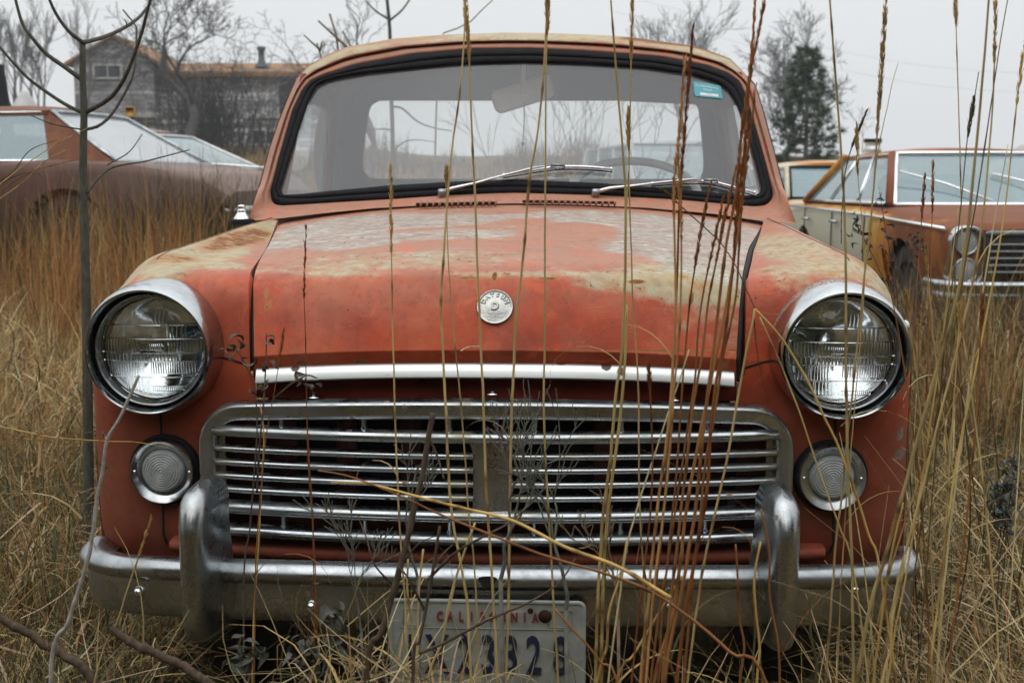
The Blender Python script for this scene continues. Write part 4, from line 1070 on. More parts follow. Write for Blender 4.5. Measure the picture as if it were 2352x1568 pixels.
# tall mats in front, bottom corners of the photograph
parts.append(patch(4200, .42, 1.15, 1.38, 1.74, .50, .0040, golds[0], (5, 1.5, 4, .3, 1.2, .9, 1.2, .4), (.35, .35), (1.7, .8), 7))
parts.append(patch(1500, .1, .5, 1.40, 1.70, .40, .0035, golds[0], (5, 1.5, 4, .3, 1.2, .9, 1.2, .4), (.3, .35), (1.5, .8), 7))
parts.append(patch(2500, 1.0, 1.6, 1.45, 2.1, .46, .0042, golds[0], (4, 1.5, 4, .3, 1.5, 1.6, 1.6, 1), (.45, .4), (1.5, .8), 6))
parts.append(patch(4200, -1.35, -.62, 1.5, 2.1, .34, .0036, golds[0], (1.3, .8, 1, .5, 2.6, 3.2, 2, 4), (.6, .4), (1.5, .9), 6))
# far field
parts.append(patch(26000, -26, 22, 15, 48, .38, .03, golds[0], (3, 3, 1.4, 1, 3, .4, 1, 1), (.2, .3), (.5, .6), 2, ex=False))
# behind the viewer (seen only in the chrome)
parts.append(patch(9000, -5, 5, -6, -.6, .95, .016, golds[0], (.3, .0, .5, .0, .6, 6, 2, 4), (.2, .25), (.5, .5), 3, ex=False))
parts.append(patch(2600, -2.5, 2.5, -.6, .9, .42, .008, golds[0], (3, 2, 1, 1, 3, 1.5, 2, 2), (.3, .25), (.8, .5), 3, ex=False))
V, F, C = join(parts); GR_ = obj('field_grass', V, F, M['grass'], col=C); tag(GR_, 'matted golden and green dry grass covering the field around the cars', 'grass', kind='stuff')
# matted pale layer and short bent leaves
# (built after the main field so that it lies over it)
parts = []
mt = ['pale', 'straw', 'olive', 'green', 'brown']
def mat_(n, x0, x1, y0, y1, h0, h1, L_, w, wts):
    x = RNG.uniform(x0, x1, n); y = RNG.uniform(y0, y1, n); ok = ~in_truck(x, y, .0) & ~ingap(x, y, CARS); x, y = x[ok], y[ok]; n = len(x)
    pos = np.stack([x, y, gz(x, y)+RNG.uniform(h0, h1, n)*(.5+.5*np.sin(x*3.1+y*1.7))], 1)
    parts.append(blades(pos, np.abs(RNG.normal(L_, L_*.4, n)), np.full(n, w), pick(n, mt, wts), RNG.normal(1.25, .45, n), RNG.normal(.9, 1.5, n), 6, tip=.12))
mat_(7000, -2.6, -.66, 1.7, 4.0, .03, .34, .16, .0036, (2, 2, 2.5, 3, 2)); mat_(6500, .70, 2.6, 1.6, 4.2, .03, .34, .17, .0036, (3, 2, 2, 2, 2)); mat_(13000, -5, -.7, 4, 8, .12, .46, .22, .0075, (5, 3, 1.2, .6, .8)); mat_(5500, .9, 4.6, 4, 8, .05, .32, .2, .006, (2, 2, 2, 2, 2))
mat_(2600, .30, 1.35, 1.40, 1.80, .22, .52, .17, .0034, (5, 3, 1.4, .8, .8)); mat_(1500, -.28, .34, 1.48, 1.72, .24, .47, .15, .0034, (5, 3, 1.4, .4, .8)); mat_(1800, -1.3, -.5, 1.45, 1.85, .10, .36, .15, .0032, (2, 2, 2, 2.5, 2))
mat_(900, -2.2, -.68, 1.7, 3.4, .08, .36, .20, .008, (4, 3, 1, 1, 2)); mat_(900, .72, 2.2, 1.6, 3.6, .08, .38, .20, .008, (5, 3, 1, .6, 2)); mat_(260, .35, 1.2, 1.42, 1.75, .30, .52, .16, .0065, (5, 3, 1, .4, 1))
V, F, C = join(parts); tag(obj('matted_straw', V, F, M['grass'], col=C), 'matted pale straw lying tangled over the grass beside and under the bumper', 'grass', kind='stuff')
# orange broom grass standing upright on the left
parts = []
for (px, y, hh, n) in [(8, 7.0, 1.05, 90), (60, 7.4, .95, 60), (118, 6.2, 1.1, 80), (150, 7.0, 1.15, 150), (235, 7.6, .95, 60), (290, 6.8, 1.05, 110), (325, 6.4, 1.0, 90), (370, 6.0, 1.1, 110), (415, 6.6, 1.0, 120), (450, 6.2, 1.02, 120), (480, 6.9, .95, 90), (345, 7.5, 1.0, 110), (200, 7.9, .95, 90), (505, 5.9, .85, 70), (430, 5.6, .9, 100), (90, 8.2, .9, 60)]:
    x = (px-1176)/FPX*y; k = n
    pos = np.stack([RNG.normal(x, .05, k), RNG.normal(y, .07, k), np.zeros(k)], 1); pos[:, 2] = gz(pos[:, 0], pos[:, 1])
    parts.append(blades(pos, np.abs(RNG.normal(hh*.82, .18, k)), np.full(k, .0062), pick(k, ['orange', 'gold', 'rust', 'straw'], (6, 4, 2, 1)), np.abs(RNG.normal(.05, .07, k)), RNG.normal(.22, .25, k), 6, tip=.05))
for (px, y, hh, n) in [(2170, 5.4, .8, 70), (2235, 5.0, .85, 60), (2300, 4.6, .8, 60), (2120, 5.0, .6, 50), (2340, 4.9, .8, 60), (2080, 4.2, .5, 40)]:
    x = (px-1176)/FPX*y; k = n
    pos = np.stack([RNG.normal(x, .08, k), RNG.normal(y, .10, k), np.zeros(k)], 1); pos[:, 2] = gz(pos[:, 0], pos[:, 1])
    parts.append(blades(pos, np.abs(RNG.normal(hh*.82, .18, k)), np.full(k, .0055), pick(k, ['orange', 'gold', 'brown', 'straw', 'rust'], (2, 3, 3, 3, 1)), np.abs(RNG.normal(.08, .1, k)), RNG.normal(.4, .4, k), 6, tip=.05))
V, F, C = join(parts); tag(obj('broom_grass', V, F, M['grass'], col=C), 'upright orange broom grass in front of the brown coupe and white sedan', 'grass', kind='stuff')

# ================================================================== CARS OF THE YARD
def rusty(name, base, rustc, amt=.5, scale=1.5, dark=(.10, .04, .025), top=None):
    t = NT(name); n = t.noise(scale, 7, .65, dist=.5); n2 = t.noise(scale*6, 6, .7); z = t.xyz()[2]
    f = t.math('ADD', n, t.math('MULTIPLY', t.math('SUBTRACT', n2, .5), .35))
    if top is not None: f = t.math('ADD', f, t.math('MULTIPLY', t.step(z, top[0], top[1]), top[2]))
    c = t.mix(t.step(f, .62-amt*.3, .74-amt*.3), base, rustc)
    c = t.mix(t.math('MULTIPLY', t.step(f, .80-amt*.3, .95-amt*.3), .75), c, dark)
    t.bsdf(color=c, rough=.62, spec=.15, normal=t.bump(n2, .2, .004)); return t.m
def car(name, label, group, loc, rz, st, gh, mats, wheels=((-1.0), ), cap=None):
    """st: stations (y, z_shoulder, z_top, half_width, z_bottom); gh: greenhouse dict"""
    root = empty(name, loc, rz, label, 'car', group)
    body_m, roof_m, glass_m = mats
    st = np.array(st, float); yy = np.arange(st[0, 0], st[-1, 0]+.001, .03)
    I = [np.interp(yy, st[:, 0], st[:, k]) for k in range(1, 5)]
    rows = []
    for y, zs, zt, hw, zb in zip(yy, *I):
        h = []
        for k in np.linspace(0, 1, 15):
            z = zb+(zs-zb)*k; h.append((hw*(1-.06*(1-k)**2-.02*(k > .99)+.015*math.sin(k*math.pi)), y, z))
        for k in (.25, .5, .75, 1): h.append((hw*(.97-.12*k), y, zs+(zt-zs)*(1-(1-k)**2)*.75))
        for k in (.5, 0): h.append((hw*k*.9, y, zt))
        rows.append(h+[(-a, b, c) for a, b, c in h[::-1]])
    rows = np.array(rows); nr, nc = rows.shape[:2]; F = []
    for w in wheels:
        dy, dz = rows[:, :, 1]-w, rows[:, :, 2]-.33; dd = np.hypot(dy, dz); k = (np.abs(rows[:, :, 0]) > .5) & (dd > .315) & (dd < .405)
        rows[:, :, 1] = np.where(k, w+dy/np.maximum(dd, .01)*.37, rows[:, :, 1]); rows[:, :, 2] = np.where(k, .33+dz/np.maximum(dd, .01)*.37, rows[:, :, 2])
    for i in range(nr-1):
        for j in range(nc-1):
            c = (rows[i, j]+rows[i+1, j+1])/2; side_ = abs(c[0]) > .5
            if side_ and any(math.hypot(c[1]-w, c[2]-.33) < .366 for w in wheels): continue
            F.append((i*nc+j, (i+1)*nc+j, (i+1)*nc+j+1, i*nc+j+1))
    F.append(tuple(range(nc))[::-1]); F.append(tuple((nr-1)*nc+j for j in range(nc)))
    body = obj('body', rows.reshape(-1, 3), F, body_m, root, auto=38)
    mb = MB(); mb.box((0, (st[0, 0]+st[-1, 0])/2, .42), (st[:, 3].max()*1.75, st[-1, 0]-st[0, 0]-.3, .35)); mb.build('floor_pan', M['dark'], root)
    g = gh
    def cpt(s_, y, top): return np.array([s_*(g['ht'] if top else g['hb']), y, g['zt'] if top else g['zb']])
    # roof
    rr = []
    for i, q in enumerate(np.linspace(0, 1, 12)):
        y = g['y1']+(g['y2']-g['y1'])*q; row = []
        for s in np.linspace(-1, 1, 13):
            row.append((s*(g['ht']+.02), y, g['zt']+g.get('dome', .05)*(1-abs(s)**2.5)*(1-.55*abs(2*q-1)**3)+.012))
        rr.append(row)
    rr = np.array(rr); mb = MB(); mb.grid(rr, flip=True); low = rr.copy(); low[:, :, 2] -= .035; mb.grid(low)
    for e, f in ((rr[0], low[0]), (rr[-1], low[-1]), (rr[:, 0], low[:, 0]), (rr[:, -1], low[:, -1])): mb.grid(np.array([e, f]))
    mb.build('roof', roof_m, root, auto=40)
    for s_ in (-1, 1):
        A0, A1 = cpt(s_, g['y0'], 0), cpt(s_, g['y1'], 1); C1, C0 = cpt(s_, g['y2'], 1), cpt(s_, g['y3'], 0)
        MB().tube(np.array([A0, A1]), .035, 6).build('pillar', body_m, root)
        if g.get('cp', 0):   # broad rear pillar
            w = g['cp']; D0 = cpt(s_, g['y3']-w, 0); D1 = cpt(s_, g['y2']-.05, 1)
            mb = MB(); q = np.array([D0, C0, C1, D1]); mb.add(np.concatenate([q, q-[s_*.04, 0, 0]]), [(0, 1, 2, 3), (7, 6, 5, 4), (0, 4, 5, 1), (1, 5, 6, 2), (2, 6, 7, 3), (3, 7, 4, 0)]); mb.build('rear_pillar', roof_m, root, smooth=False)
            E0, E1 = D0, D1
        else:
            MB().tube(np.array([C0, C1]), .045, 6).build('pillar', body_m, root); E0, E1 = C0, C1
        offx = np.array([s_*.004, 0, 0])
        n_ = g.get('split', 1); fr = [A0*(1-k/n_)+E0*(k/n_) for k in range(n_+1)]; to = [A1*(1-k/n_)+E1*(k/n_) for k in range(n_+1)]
        for k in range(n_):
            mb = MB(); mb.add(np.array([fr[k], fr[k+1], to[k+1], to[k]]), [(0, 1, 2, 3)]); w = mb.build('side_window', glass_m, root, smooth=False)
            if k: MB().tube(np.array([fr[k], to[k]])+offx, .016, 6).build('window_divider', g.get('trim', M['bright']), w)
        MB().tube(np.array([A0, *fr[1:], ])+offx*3+[0, 0, .012], .013, 6).build('belt_trim', M['bright'], root)
        MB().tube(np.array([A1, *to[1:], ])+offx*3, .012, 6).build('drip_rail', g.get('rail', M['bright']), root)
    for nm, y0, y1 in (('windshield', g['y0'], g['y1']), ('rear_window', g['y3'], g['y2'])):
        b0, b1, t1, t0 = cpt(-1, y0, 0), cpt(1, y0, 0), cpt(1, y1, 1), cpt(-1, y1, 1)
        rows = []
        for k in np.linspace(0, 1, 5):
            rows.append([(b0*(1-u)+b1*u)*(1-k)+(t0*(1-u)+t1*u)*k+np.array([0, (-1 if y0 < y1 else 1)*.10*(1-(2*u-1)**2), 0]) for u in np.linspace(.02, .98, 11)])
        mb = MB(); mb.grid(np.array(rows)); w = mb.build(nm, g.get('wglass', glass_m), root)
        rim = np.array(rows[0]+[r[-1] for r in rows[1:-1]]+rows[-1][::-1]+[r[0] for r in rows[1:-1]][::-1]+[rows[0][0]])
        MB().tube(rim+[0, (-.012 if y0 < y1 else .012), .004], .020, 6).build('chrome_surround', g.get('trim', M['bright']), w)
    # cowl and package shelf so that the cabin is closed, seats inside
    mb = MB(); mb.box((0, (g['y0']+g['y3'])/2, g['zb']-.01), (2*g['hb'], g['y3']-g['y0'], .02)); mb.build('cabin_sill', M['dark'], root)
    mb = MB(); mb.box((0, g['y1']+.55, g['zb']+.10), (1.2, .14, .30), None, .05); mb.build('front_seat', M['seat'], root)
    for w in wheels:
        for s_ in (-1, 1): wheel(s_*(np.interp(w, st[:, 0], st[:, 3])-.13), w, root, .34, .19, .32, cap=cap or M['tyre'])
    return root, body
r_white = rusty('cream_paint_rusting', (.50, .49, .40), (.44, .20, .055), .47, 1.1, (.22, .075, .035), top=None)
def sedan_paint():
    t = NT('cream_over_orange_rust'); x, y, z = t.xyz()[0], t.xyz()[1], t.xyz()[2]
    n = t.noise(1.6, 7, .65, dist=.6); n2 = t.noise(9, 6, .7)
    f = t.math('ADD', t.step(y, 2.6, .9), t.math('MULTIPLY', t.math('SUBTRACT', n, .5), 1.5))
    f = t.math('ADD', f, t.math('MULTIPLY', t.step(z, .84, .90), .75))
    f = t.math('ADD', f, t.math('MULTIPLY', t.math('SUBTRACT', n2, .5), .5))
    c = t.ramp(f, [(.26, (.48, .475, .37)), (.44, (.52, .39, .12)), (.62, (.44, .215, .035)), (.85, (.33, .115, .022)), (1.0, (.17, .055, .022))])
    t.bsdf(color=c, rough=.6, spec=.15, normal=t.bump(n2, .2, .004)); return t.m
roof_rust = rusty('orange_rusted_roof', (.33, .125, .035), (.19, .068, .03), .5, 2.0)
sroot, sbody = car('old_sedan', 'cream and orange rusted old sedan with stacked headlights, nose towards the viewer, on the right', None, (3.84, 8.0, 0), 0,
    [(0, .76, .80, .96, .42), (.06, .80, .84, .985, .40), (.5, .82, .90, .99, .38), (1.6, .84, .94, .99, .36), (3.2, .87, .93, .985, .36), (4.2, .88, .93, .97, .38), (5.1, .86, .90, .94, .42), (5.3, .80, .84, .90, .45)],
    dict(y0=1.62, y1=2.28, y2=3.7, y3=4.35, hb=.87, ht=.66, zb=.93, zt=1.345, dome=.055, split=3, cp=.0), (sedan_paint(), roof_rust, M['carglass']), wheels=(.95, 4.0))
# face of the sedan: stacked lamps, bars, bumper
for s_ in (-1, 1):
    mb = MB(); q = rrect(.225, .40, .10, 8); rows = [[(x*k, dy, z*k) for x, z in q] for k, dy in ((1.0, .10), (1.0, -.03), (.95, -.045), (.90, -.03), (.86, .02))]
    mb.grid(np.array(rows), closed_v=True); h = mb.build('headlight_bezel', M['chrome'], sroot, loc=(s_*.86, -.005, .62))
    mb = MB(); mb.add(np.array([(x*.88, .015, z*.88) for x, z in q]), [tuple(range(len(q)))]); mb.build('lamp_recess', M['dark'], h, smooth=False)
    for dz in (-.092, .092):
        mb = MB(); mb.lathe([(.085, .01), (.083, -.015), (.074, -.018), (.070, -.008)], (0, 0, dz), 32); mb.build('lamp_ring', M['chrome'], h)
        mb = MB(); mb.lathe([(.0001, -.018), (.04, -.014), (.072, -.004)], (0, 0, dz), 32); mb.build('lamp', M['fogglass'], h)
        mb = MB(); mb.lathe([(.0001, .012), (.05, .003), (.072, -.002)], (0, 0, dz), 24); mb.build('reflector', M['reflector'], h)
gm = MB(); gm.box((0, -.03, .635), (1.48, .04, .30)); go = gm.build('grille_opening', M['dark'], sroot)
for z in (.52, .565, .61, .655, .70): MB().box((0, -.058, z), (1.46, .02, .010), None, .003).build('grille_bar', M['bright'], go)
MB().box((0, -.055, .775), (1.5, .03, .03), None, .01).build('hood_edge_trim', M['chrome_o'], sroot)
mb = MB(); bb = spline([(-1.0, .35), (-1.01, .08), (-.94, -.09), (-.6, -.15), (0, -.17), (.6, -.15), (.94, -.09), (1.01, .08), (1.0, .35)], 40)
tn = np.gradient(bb, axis=0); tn /= np.linalg.norm(tn, axis=1)[:, None]; on = np.stack([tn[:, 1], -tn[:, 0]], 1)
mb.grid(np.array([[(x+ox*o, y+oy*o, z) for o, z in ((-.05, .46), (0, .465), (.02, .44), (.012, .41), (.0, .40), (.012, .38), (.012, .31), (-.01, .28), (-.05, .27))] for (x, y), (ox, oy) in zip(bb, on)])); mb.build('bumper', M['chrome'], sroot)
for s_ in (-1,):
    MB().tube(np.array([(s_*1.0, .03, .80), (s_*1.003, .8, .822), (s_*1.006, 1.6, .845), (s_*1.0, 3.2, .873), (s_*.985, 4.6, .88)]), .014, 6).build('side_trim', M['bright'], sroot)
for y in (2.62, 3.62):
    MB().tube(np.array([(-1.015, y, .77), (-1.04, y+.02, .775), (-1.04, y+.14, .775), (-1.015, y+.16, .77)]), .014, 8).build('door_handle', M['chrome'], sroot)
for y in (1.85, 2.85, 3.85): MB().tube(np.array([(-.998-.006*math.sin(k*3), y, z) for k, z in zip(np.linspace(0, 1, 8), np.linspace(.42, .87, 8))]), .006, 4).build('door_seam', M['gap'], sroot)
for (a, b, c) in (((-.10, 1.66, .965), (-.40, 1.86, 1.10), (-.72, 2.02, 1.20)), ((.62, 1.66, .965), (.30, 1.86, 1.10), (.02, 2.0, 1.18))):
    MB().tube(np.array([a, b, c])+[0, -.13, 0], [.012, .009, .011], 6).build('wiper', M['bright'], sroot)
# brown fastback coupe on the left, tail to the right
def brown_paint():
    t = NT('faded_brown_primer'); n = t.noise(1.2, 7, .65, dist=.6); n2 = t.noise(8, 6, .7); z = t.xyz()[2]; y = t.xyz()[1]
    c = t.ramp(n, [(.3, (.080, .042, .032)), (.6, (.12, .066, .050)), (.75, (.17, .105, .082))])
    c = t.mix(t.math('MULTIPLY', t.step(y, 3.6, 4.8), .6), c, (.22, .165, .145))
    c = t.mix(t.math('MULTIPLY', t.step(t.noise(5, 4), .70, .74), .8), c, (.42, .33, .17))
    t.bsdf(color=c, rough=.55, spec=.2, normal=t.bump(n2, .15, .004)); return t.m
bp_ = brown_paint(); broof = rusty('rust_brown_roof', (.135, .052, .030), (.19, .078, .036), .45, 2.2)
croot, cbody = car('fastback_coupe', 'brown rusted fastback coupe with its tail to the right, behind orange grass', None, (-6.85, 11.1, .36), math.radians(-103),
    [(0, .62, .66, .84, .42), (.15, .74, .80, .92, .36), (1.4, .82, .90, .95, .32), (2.6, .83, .88, .95, .32), (3.5, .90, .93, .96, .33), (4.3, .88, .90, .94, .38), (4.9, .78, .82, .90, .46), (5.08, .64, .68, .84, .50)],
    dict(y0=1.45, y1=2.15, y2=3.40, y3=4.08, hb=.80, ht=.58, zb=.90, zt=1.30, dome=.07, split=2, cp=.55, wglass=M['fogglass'], trim=M['chrome_o']), (bp_, broof, M['carglass']), wheels=(.95, 3.75))
mb = MB(); mb.grid(np.array([[(x, 5.06+dy-.07*(x/.85)**2*1.0, z) for dy, z in ((-.02, .56), (.06, .57), (.075, .53), (.06, .50), (.08, .46), (.06, .41), (-.02, .40))] for x in np.linspace(-.9, .9, 25)])); mb.build('rear_bumper', M['chrome'], croot)
for y in (1.5, 2.85): MB().tube(np.array([(-.952-.008*math.sin(k*3), y+.05*k, z) for k, z in zip(np.linspace(0, 1, 8), np.linspace(.36, .86, 8))]), .007, 4).build('door_seam', M['gap'], croot)
MB().tube(np.array([(-.965, 2.60, .76), (-.985, 2.62, .765), (-.985, 2.74, .765), (-.965, 2.76, .76)]), .012, 8).build('door_handle', M['chrome'], croot)
MB().tube(np.array([(-.962, 2.6, .865), (-.965, 3.5, .915), (-.95, 4.1, .915), (-.90, 4.6, .88)]), .010, 6).build('quarter_trim', M['bright'], croot)
# mottled round-roofed car behind it
def mottled():
    t = NT('patchwork_paint'); v = t.n('ShaderNodeTexVoronoi', {'Vector': t.mapped((1, 1, 1)), 'Scale': 3.2}).outputs['Color']
    n = t.noise(4.2, 5, .6, dist=1.5)
    c = t.ramp(n, [(.34, (.04, .06, .14)), (.42, (.18, .06, .06)), (.50, (.24, .11, .10)), (.56, (.42, .30, .12)), (.60, (.45, .45, .42)), (.66, (.20, .09, .10))], 'CONSTANT')
    c = t.mix(.35, c, (.21, .12, .12)); t.bsdf(color=c, rough=.5, spec=.4); return t.m
mot = mottled()
mroot, _ = car('round_roof_car', 'old round-roofed car in patchy blue, cream and maroon paint, behind the brown coupe', None, (-7.55, 17.6, .36), math.radians(-112),
    [(0, .70, .74, .80, .42), (.2, .84, .90, .90, .36), (1.4, .90, .98, .92, .34), (3.6, .92, .97, .92, .34), (4.5, .84, .88, .88, .40), (4.8, .66, .70, .80, .48)],
    dict(y0=1.5, y1=1.95, y2=3.15, y3=4.15, hb=.78, ht=.60, zb=.95, zt=1.38, dome=.10, split=3, cp=.75, trim=M['alu']), (mot, mot, M['carglass']), wheels=(.95, 3.75))
# cream wagon behind the sedan, with a roof vent
wroot, _ = car('station_wagon', 'pale cream station wagon with a dark vent cap on its roof, behind the orange sedan', None, (4.35, 13.9, gz1(4.3, 15)), math.radians(2),
    [(0, .72, .76, .88, .42), (.2, .82, .88, .93, .38), (1.4, .88, .94, .95, .36), (3.6, .90, .94, .95, .36), (4.7, .88, .92, .92, .40), (4.9, .80, .84, .86, .46)],
    dict(y0=1.4, y1=1.95, y2=4.3, y3=4.75, hb=.86, ht=.74, zb=.94, zt=1.33, dome=.10, split=3, trim=M['rubber'], rail=r_white), (r_white, r_white, M['carglass']), wheels=(.95, 3.8))
mb = MB(); mb.lathe([(.001, .30), (.08, .30), (.105, .28), (.11, .24), (.095, .22), (.095, .18), (.11, .16), (.11, .12), (.095, .10), (.095, .04), (.15, .03), (.15, -.10)], (.45, 2.2, 1.42), 24, 'z'); mb.build('roof_vent', M['alu'], wroot)
mb = MB(); mb.lathe([(.112, .285), (.116, .25), (.112, .235)], (.45, 2.2, 1.42), 24, 'z'); mb.build('vent_band', M['rubber'], wroot)
# white van and pale scrap seen through the cab
vm = simple('chalky_white_paint', (.50, .52, .52), .5, 0, .12, 3)
vroot, _ = car('white_van', 'white old van seen through the rear window of the red pickup', None, (2.45, 15.5, gz1(2, 17)), math.radians(8),
    [(0, .86, .90, .86, .42), (.1, .96, 1.0, .90, .38), (.9, .98, 1.04, .92, .36), (3.4, 1.0, 1.05, .92, .36), (3.9, 1.0, 1.04, .90, .42)],
    dict(y0=.55, y1=.95, y2=3.8, y3=3.88, hb=.84, ht=.76, zb=1.04, zt=1.60, dome=.06, split=3, trim=vm, rail=vm), (vm, vm, M['carglass']), wheels=(.7, 3.1))
mb = MB()
for i in range(5):
    mb.box((-.2+RNG.uniform(-.4, .9), RNG.uniform(-.3, .3), .55+.12*i), (1.3, .5, .02), rotm('Y', RNG.uniform(-.35, .35)) @ rotm('X', RNG.uniform(-.5, .5)))
for i in range(4): mb.tube([(RNG.uniform(-.5, .9), .1, 0), (RNG.uniform(-.5, .9), .1, 1.1+RNG.uniform(0, .5))], .03, 5)
sc = mb.build('scrap_pile', simple('pale_sheet_metal', (.34, .35, .34), .6, 0, .3, 2), loc=(.45, 14.6, 0), smooth=False); tag(sc, 'heap of pale sheet metal scrap seen through the rear window of the pickup', 'scrap heap')

# ================================================================== FARM BUILDING
def boards(name, c1, c2, c3):
    t = NT(name); z = t.xyz()[2]
    n = t.noise(1.2, 8, .75, vec=t.mapped((.35, .35, 1.6))); n2 = t.noise(6, 6, .7, vec=t.mapped((.3, .3, 2.5)))
    line = t.math('PINGPONG', z, .11); gap = t.step(line, .016, .004)
    pl = t.n('ShaderNodeTexWhiteNoise', {'W': t.math('FLOOR', t.math('MULTIPLY', z, 4.545))}, noise_dimensions='1D').outputs[0]
    f = t.math('ADD', t.math('MULTIPLY', n, .7), t.math('MULTIPLY', n2, .3)); f = t.math('ADD', f, t.math('MULTIPLY', t.math('SUBTRACT', pl, .5), .14))
    c = t.ramp(f, [(.38, c1), (.50, c2), (.60, c3)]); c = t.mix(t.math('MULTIPLY', gap, .7), c, (.03, .03, .03))
    t.bsdf(color=c, rough=.85, spec=.2, normal=t.bump(t.math('SUBTRACT', 1.0, gap), .4, .02)); return t.m
B1 = boards('weathered_grey_boards', (.085, .082, .085), (.19, .185, .19), (.44, .43, .435))
B2 = boards('peeling_white_boards', (.13, .125, .13), (.34, .33, .335), (.66, .65, .655))
RF = rusty('brown_rusty_roofing', (.26, .135, .05), (.19, .11, .055), .5, .8, (.13, .07, .04))
BY = 60.; bg0 = gz1(-16, 62)-.6
def bxz(px, py, y=BY): p = P(px, py, y); return p[0], p[2]
bh = empty('farmhouse', (0, 0, 0), 0, 'derelict grey wooden farm building with gable end, long wing and brown roof', 'building')
x0, ze = bxz(168, 140); xa, za = bxz(262, 78); x1, _ = bxz(352, 140)
xa = (x0+x1)/2+.1
mb = MB(); mb.add([(x0, BY, bg0), (x1, BY, bg0), (x1, BY, ze), (xa, BY, za-.15), (x0, BY, ze), (x0, BY+9, bg0), (x1, BY+9, bg0), (x1, BY+9, ze), (xa, BY+9, za-.15), (x0, BY+9, ze)], [(0, 1, 2, 3, 4), (1, 6, 7, 2), (0, 4, 9, 5), (6, 5, 9, 8, 7)])
gw = mb.build('gable_wall', B1, bh, smooth=False)
mb = MB()
for sx, xe in ((-1, x0-.35), (1, x1+1.1)):
    zz_ = ze-.12 if sx < 0 else ze-.55
    a = np.array([(xa, BY-.3, za), (xe, BY-.3, zz_), (xe, BY+9.2, zz_), (xa, BY+9.2, za)]); mb.add(np.concatenate([a, a-[0, 0, .14]]), [(0, 1, 2, 3), (7, 6, 5, 4), (0, 4, 5, 1), (1, 5, 6, 2), (2, 6, 7, 3)])
mb.build('gable_roof', RF, bh, smooth=False)
wx1 = bxz(800, 300)[0]; zt_ = bxz(600, 160)[1]; zr = bxz(600, 129)[1]
mb = MB(); a = [(x1-.5, BY+1.0, bg0), (wx1, BY+1.0, bg0), (wx1, BY+1.0, zt_+.1), (x1-.5, BY+1.0, zt_+.1)]; b = [(x, y+6, z) for x, y, z in a]; mb.add(a+b, [(0, 1, 2, 3), (1, 5, 6, 2), (4, 0, 3, 7), (5, 4, 7, 6)]); mb.build('wing_wall', B2, bh, smooth=False)
mb = MB(); a = np.array([(x1-.6, BY+.5, zt_-.05), (wx1+.5, BY+.5, zt_-.05), (wx1+.5, BY+4.4, zr+.1), (x1-.6, BY+4.4, zr+.1)]); mb.add(np.concatenate([a, a-[0, 0, .22]]), [(0, 1, 2, 3), (7, 6, 5, 4), (0, 4, 5, 1)]); wr = mb.build('wing_roof', RF, bh, smooth=False)
vx, vz = bxz(582, 160); mb = MB(); mb.lathe([(.34, 0), (.20, .2), (.20, .3), (.16, .35), (.16, .80), (.22, .84), (.22, 1.0), (.001, 1.02)], (vx, BY+2, zt_+.30), 16, 'z'); mb.build('chimney_pipe', simple('sooty_pipe', (.06, .075, .075), .6, .3, .3), bh)
WF = simple('old_window_frame', (.30, .30, .29), .8, 0, .2); DG = simple('dark_window', (.012, .014, .016), .3, 0, .2)
def bwin(pa, pb, y, nm='window', panes=2):
    ax, az = bxz(pa[0], pa[1], y); bx_, bz = bxz(pb[0], pb[1], y)
    mb = MB(); cx_, cz = (ax+bx_)/2, (az+bz)/2; w, h = abs(bx_-ax), abs(az-bz)
    mb.box((cx_, y-.03, cz), (w, .04, h)); o = mb.build(nm, DG, bh, smooth=False)
    mb = MB(); t_ = .09
    mb.box((cx_, y-.07, cz+h/2+t_/2), (w+2*t_, .08, t_)); mb.box((cx_, y-.07, cz-h/2-t_/2), (w+2*t_, .08, t_))
    for s_ in (-1, 1): mb.box((cx_+s_*(w/2+t_/2), y-.07, cz), (t_, .08, h))
    for k in range(1, panes): mb.box((cx_-w/2+w*k/panes, y-.06, cz), (.05, .06, h))
    mb.build('window_frame', WF, o, smooth=False)
bwin((218, 152), (278, 178), BY, panes=2); bwin((640, 172), (700, 300), BY+1, 'doorway', 1); bwin((582, 302), (640, 330), BY+1, 'window', 2)
lx0, lz0 = bxz(262, 266); lx1, _ = bxz(372, 266)
mb = MB(); mb.box(((lx0+lx1)/2, BY-.25, lz0), (lx1-lx0, .5, .22)); mb.build('porch_board', WF, bh, smooth=False)
mb = MB(); q0, q1 = bxz(560, 268, BY+1), bxz(660, 274, BY+1); mb.box(((q0[0]+q1[0])/2, BY+.85, q0[1]), (q1[0]-q0[0], .3, .18)); mb.build('ledge', WF, bh, smooth=False)

